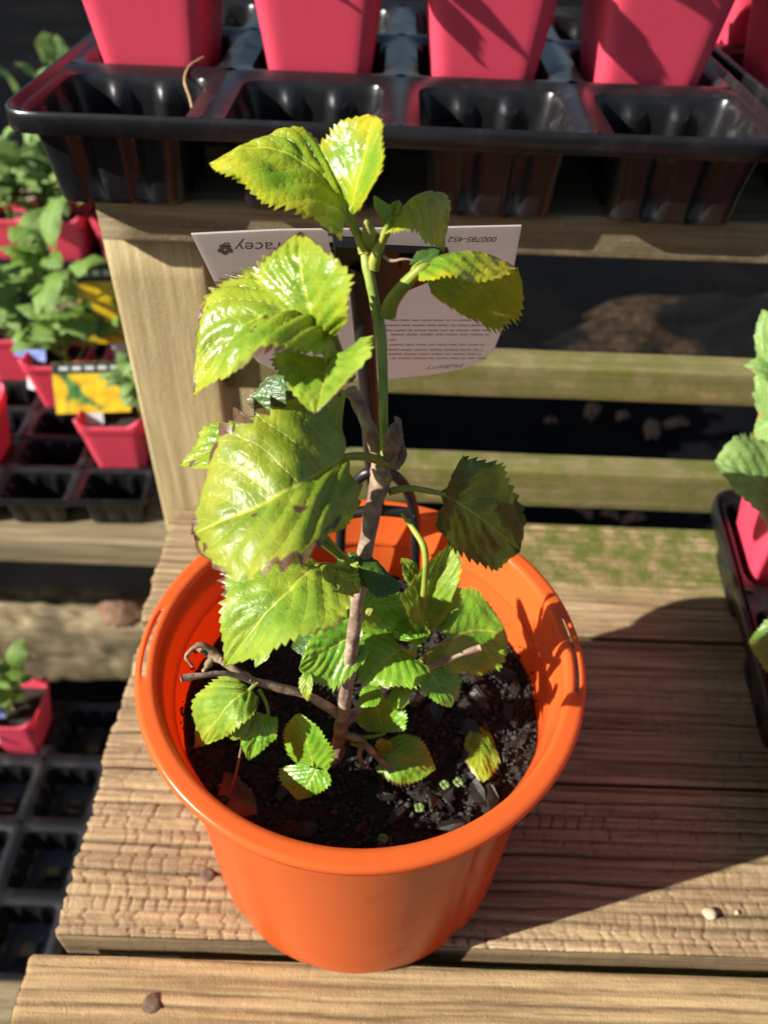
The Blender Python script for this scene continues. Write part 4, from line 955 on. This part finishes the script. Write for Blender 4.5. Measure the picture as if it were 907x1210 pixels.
# rugged old bearer behind the lowest tier, with a dead leaf on it
def rugged(x0, x1, y0, y1, z0, z1, seed):
    n, m = 120, 60; xs = np.linspace(x0, x1, n); an = np.linspace(0, 2*np.pi, m, endpoint=False)
    cy, cz, hy, hz = (y0+y1)/2, (z0+z1)/2, (y1-y0)/2, (z1-z0)/2; V = []
    for x in xs:
        c, s_ = np.cos(an), np.sin(an); q = np.maximum(abs(c), abs(s_))**.75
        d = 1+.10*fbm(np.full(m, x*.012), an*1.5, seed)+.10*fbm(np.full(m, x*.05), an*4, seed+3)
        V.append(np.stack([np.full(m, x), cy+hy*c/q*d, cz+hz*s_/q*d], -1))
    V = np.concatenate(V); F = [tuple(f) for f in grid_faces(n, m, True)]+[tuple(range(m)), tuple((n-1)*m+i for i in range(m))[::-1]]
    obj('bearer', V, F, M['old'], ls, attrs={'dirt': np.clip(fbm(V[:, 0]*.03, V[:, 2]*.06, 5)*1.2, 0, 1)*.8, 'moss': np.zeros(len(V))})
rugged(-900, -175, 448, 520, -700, -572, 99)
for x in (-850, -260): timber('leg', x, x+45, 462, 505, GZ+2, -690, 2, M['post'], 290+x, ls)
d0 = np.array(at(150, 728, Y=475)); d0[2] = -573
ground_leaf('dead_leaf', 'curled red brown dead leaf on the old bearer of the lowest tier', d0+(-38, 0, 3), d0+(0, 0, 26), d0+(40, 5, 2), d0+(0, 30, 4), d0+(4, -28, 3), 'rust_leaf', seed=61)
# a shrub standing farther back
sh = at(50, 75, z=-420); seedling((sh[0], sh[1], GZ), 470, 4, 7, 130, 'leaf_pale', 'leafy pale green shrub growing on the ground far behind the staging', 160, .35)

# ------------------------------------------------------------------ small things
pc = at(838, 1080, z=BZ); V = []; bm = bmesh.new(); bmesh.ops.create_icosphere(bm, subdivisions=2, radius=1)
PEB = mesh_data('pebble', [(v.co.x*(1+.15*math.sin(4*v.co.y)), v.co.y*.8, v.co.z*.65*(1+.1*math.sin(5*v.co.x))) for v in bm.verts], [tuple(v.index for v in f.verts) for f in bm.faces], M['stone']); bm.free()
for k, (px, py, s, lb) in enumerate([(838, 1081, 3.0, 'small pale pebble lying on the grooved plank'), (870, 1079, 1.1, 'tiny grit grain beside the pale pebble')]):
    c = at(px, py, z=BZ+.4); o = bpy.data.objects.new('pebble', PEB); col.objects.link(o); o.location = Vector((c[0], c[1], BZ+.3+s*.35))*.001; o.scale = (s, s, s); o.rotation_euler.z = k; tag(o, lb, 'pebble')
# greenery under the bench seen through the gap
seedling((60, bY['gap']+10, -260), 70, 5, 6, 40, 'leaf_low', 'green leafy plant under the bench seen through the plank gap', 140, .9)
pink_pot((60, bY['gap']+10, -260-PH+14), .2, 'pink square pot standing under the bench below the gap')
seedling((140, bY['gap']+10, -260), 75, 5, 6, 40, 'leaf_low', 'second leafy plant under the bench, farther along the gap', 141, .9)
pink_pot((140, bY['gap']+10, -260-PH+14), .1, 'second pink pot under the bench, farther along the gap')
us = tag(empty('under_shelf', (100, bY['gap'], -360)), 'timber shelf under the bench carrying two pink pots', 'shelf')
timber('shelf_board', -65, 300, bY['gap']-40, bY['gap']+60, -353, -330.5, 0, M['mossy'], 77, us)
for x in (-60, 255): timber('leg', x, x+40, bY['gap']+15, bY['gap']+55, GZ+2, -354, 2, M['post'], 78+x, us)
# brown mulch strip added to stand for sunlit ground behind the staging
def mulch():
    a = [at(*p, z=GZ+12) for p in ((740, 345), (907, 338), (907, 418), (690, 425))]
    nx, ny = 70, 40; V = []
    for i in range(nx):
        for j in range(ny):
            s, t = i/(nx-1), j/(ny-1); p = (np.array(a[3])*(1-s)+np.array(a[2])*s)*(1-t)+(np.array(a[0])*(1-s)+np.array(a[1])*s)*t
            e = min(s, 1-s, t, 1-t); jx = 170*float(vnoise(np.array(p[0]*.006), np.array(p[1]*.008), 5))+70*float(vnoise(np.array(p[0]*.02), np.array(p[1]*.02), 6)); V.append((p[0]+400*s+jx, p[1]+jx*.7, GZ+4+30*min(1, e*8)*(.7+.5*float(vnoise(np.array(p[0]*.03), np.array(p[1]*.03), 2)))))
    o = obj('mulch', V, grid_faces(nx, ny), M['mulch']); tag(o, 'strip of brown mulch painted as a sunlit patch of ground behind the staging', 'mulch', kind='stuff')
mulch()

# dead leaves scattered on the ground behind the rails
r_ = random.Random(21)
for k, (px, py) in enumerate([(700, 484), (735, 492), (770, 505), (690, 604), (720, 608), (750, 612), (650, 498), (785, 362), (740, 380), (800, 500)]):
    c = np.array(at(px, py, z=GZ+10)); a = r_.random()*6.28; L_ = r_.uniform(16, 34); d = np.array([math.cos(a), math.sin(a), 0])*L_; w_ = np.array([-math.sin(a), math.cos(a), 0])*L_*.6
    c[2] = GZ+8
    V, F, uv = leaf_geo(c-d, c+np.array([0, 0, 16]), c+d, c+w_+(0, 0, 6), c-w_+(0, 0, 6), N=16, Mh=4, teeth=6, seed=k)
    e = tag(empty('dead_leaf', c), 'brown dead leaf lying on the ground behind the back rails', 'leaf', 'dead leaves on the ground behind the rails')
    obj('blade', V, F, M['rust_leaf'], e, uv=uv)
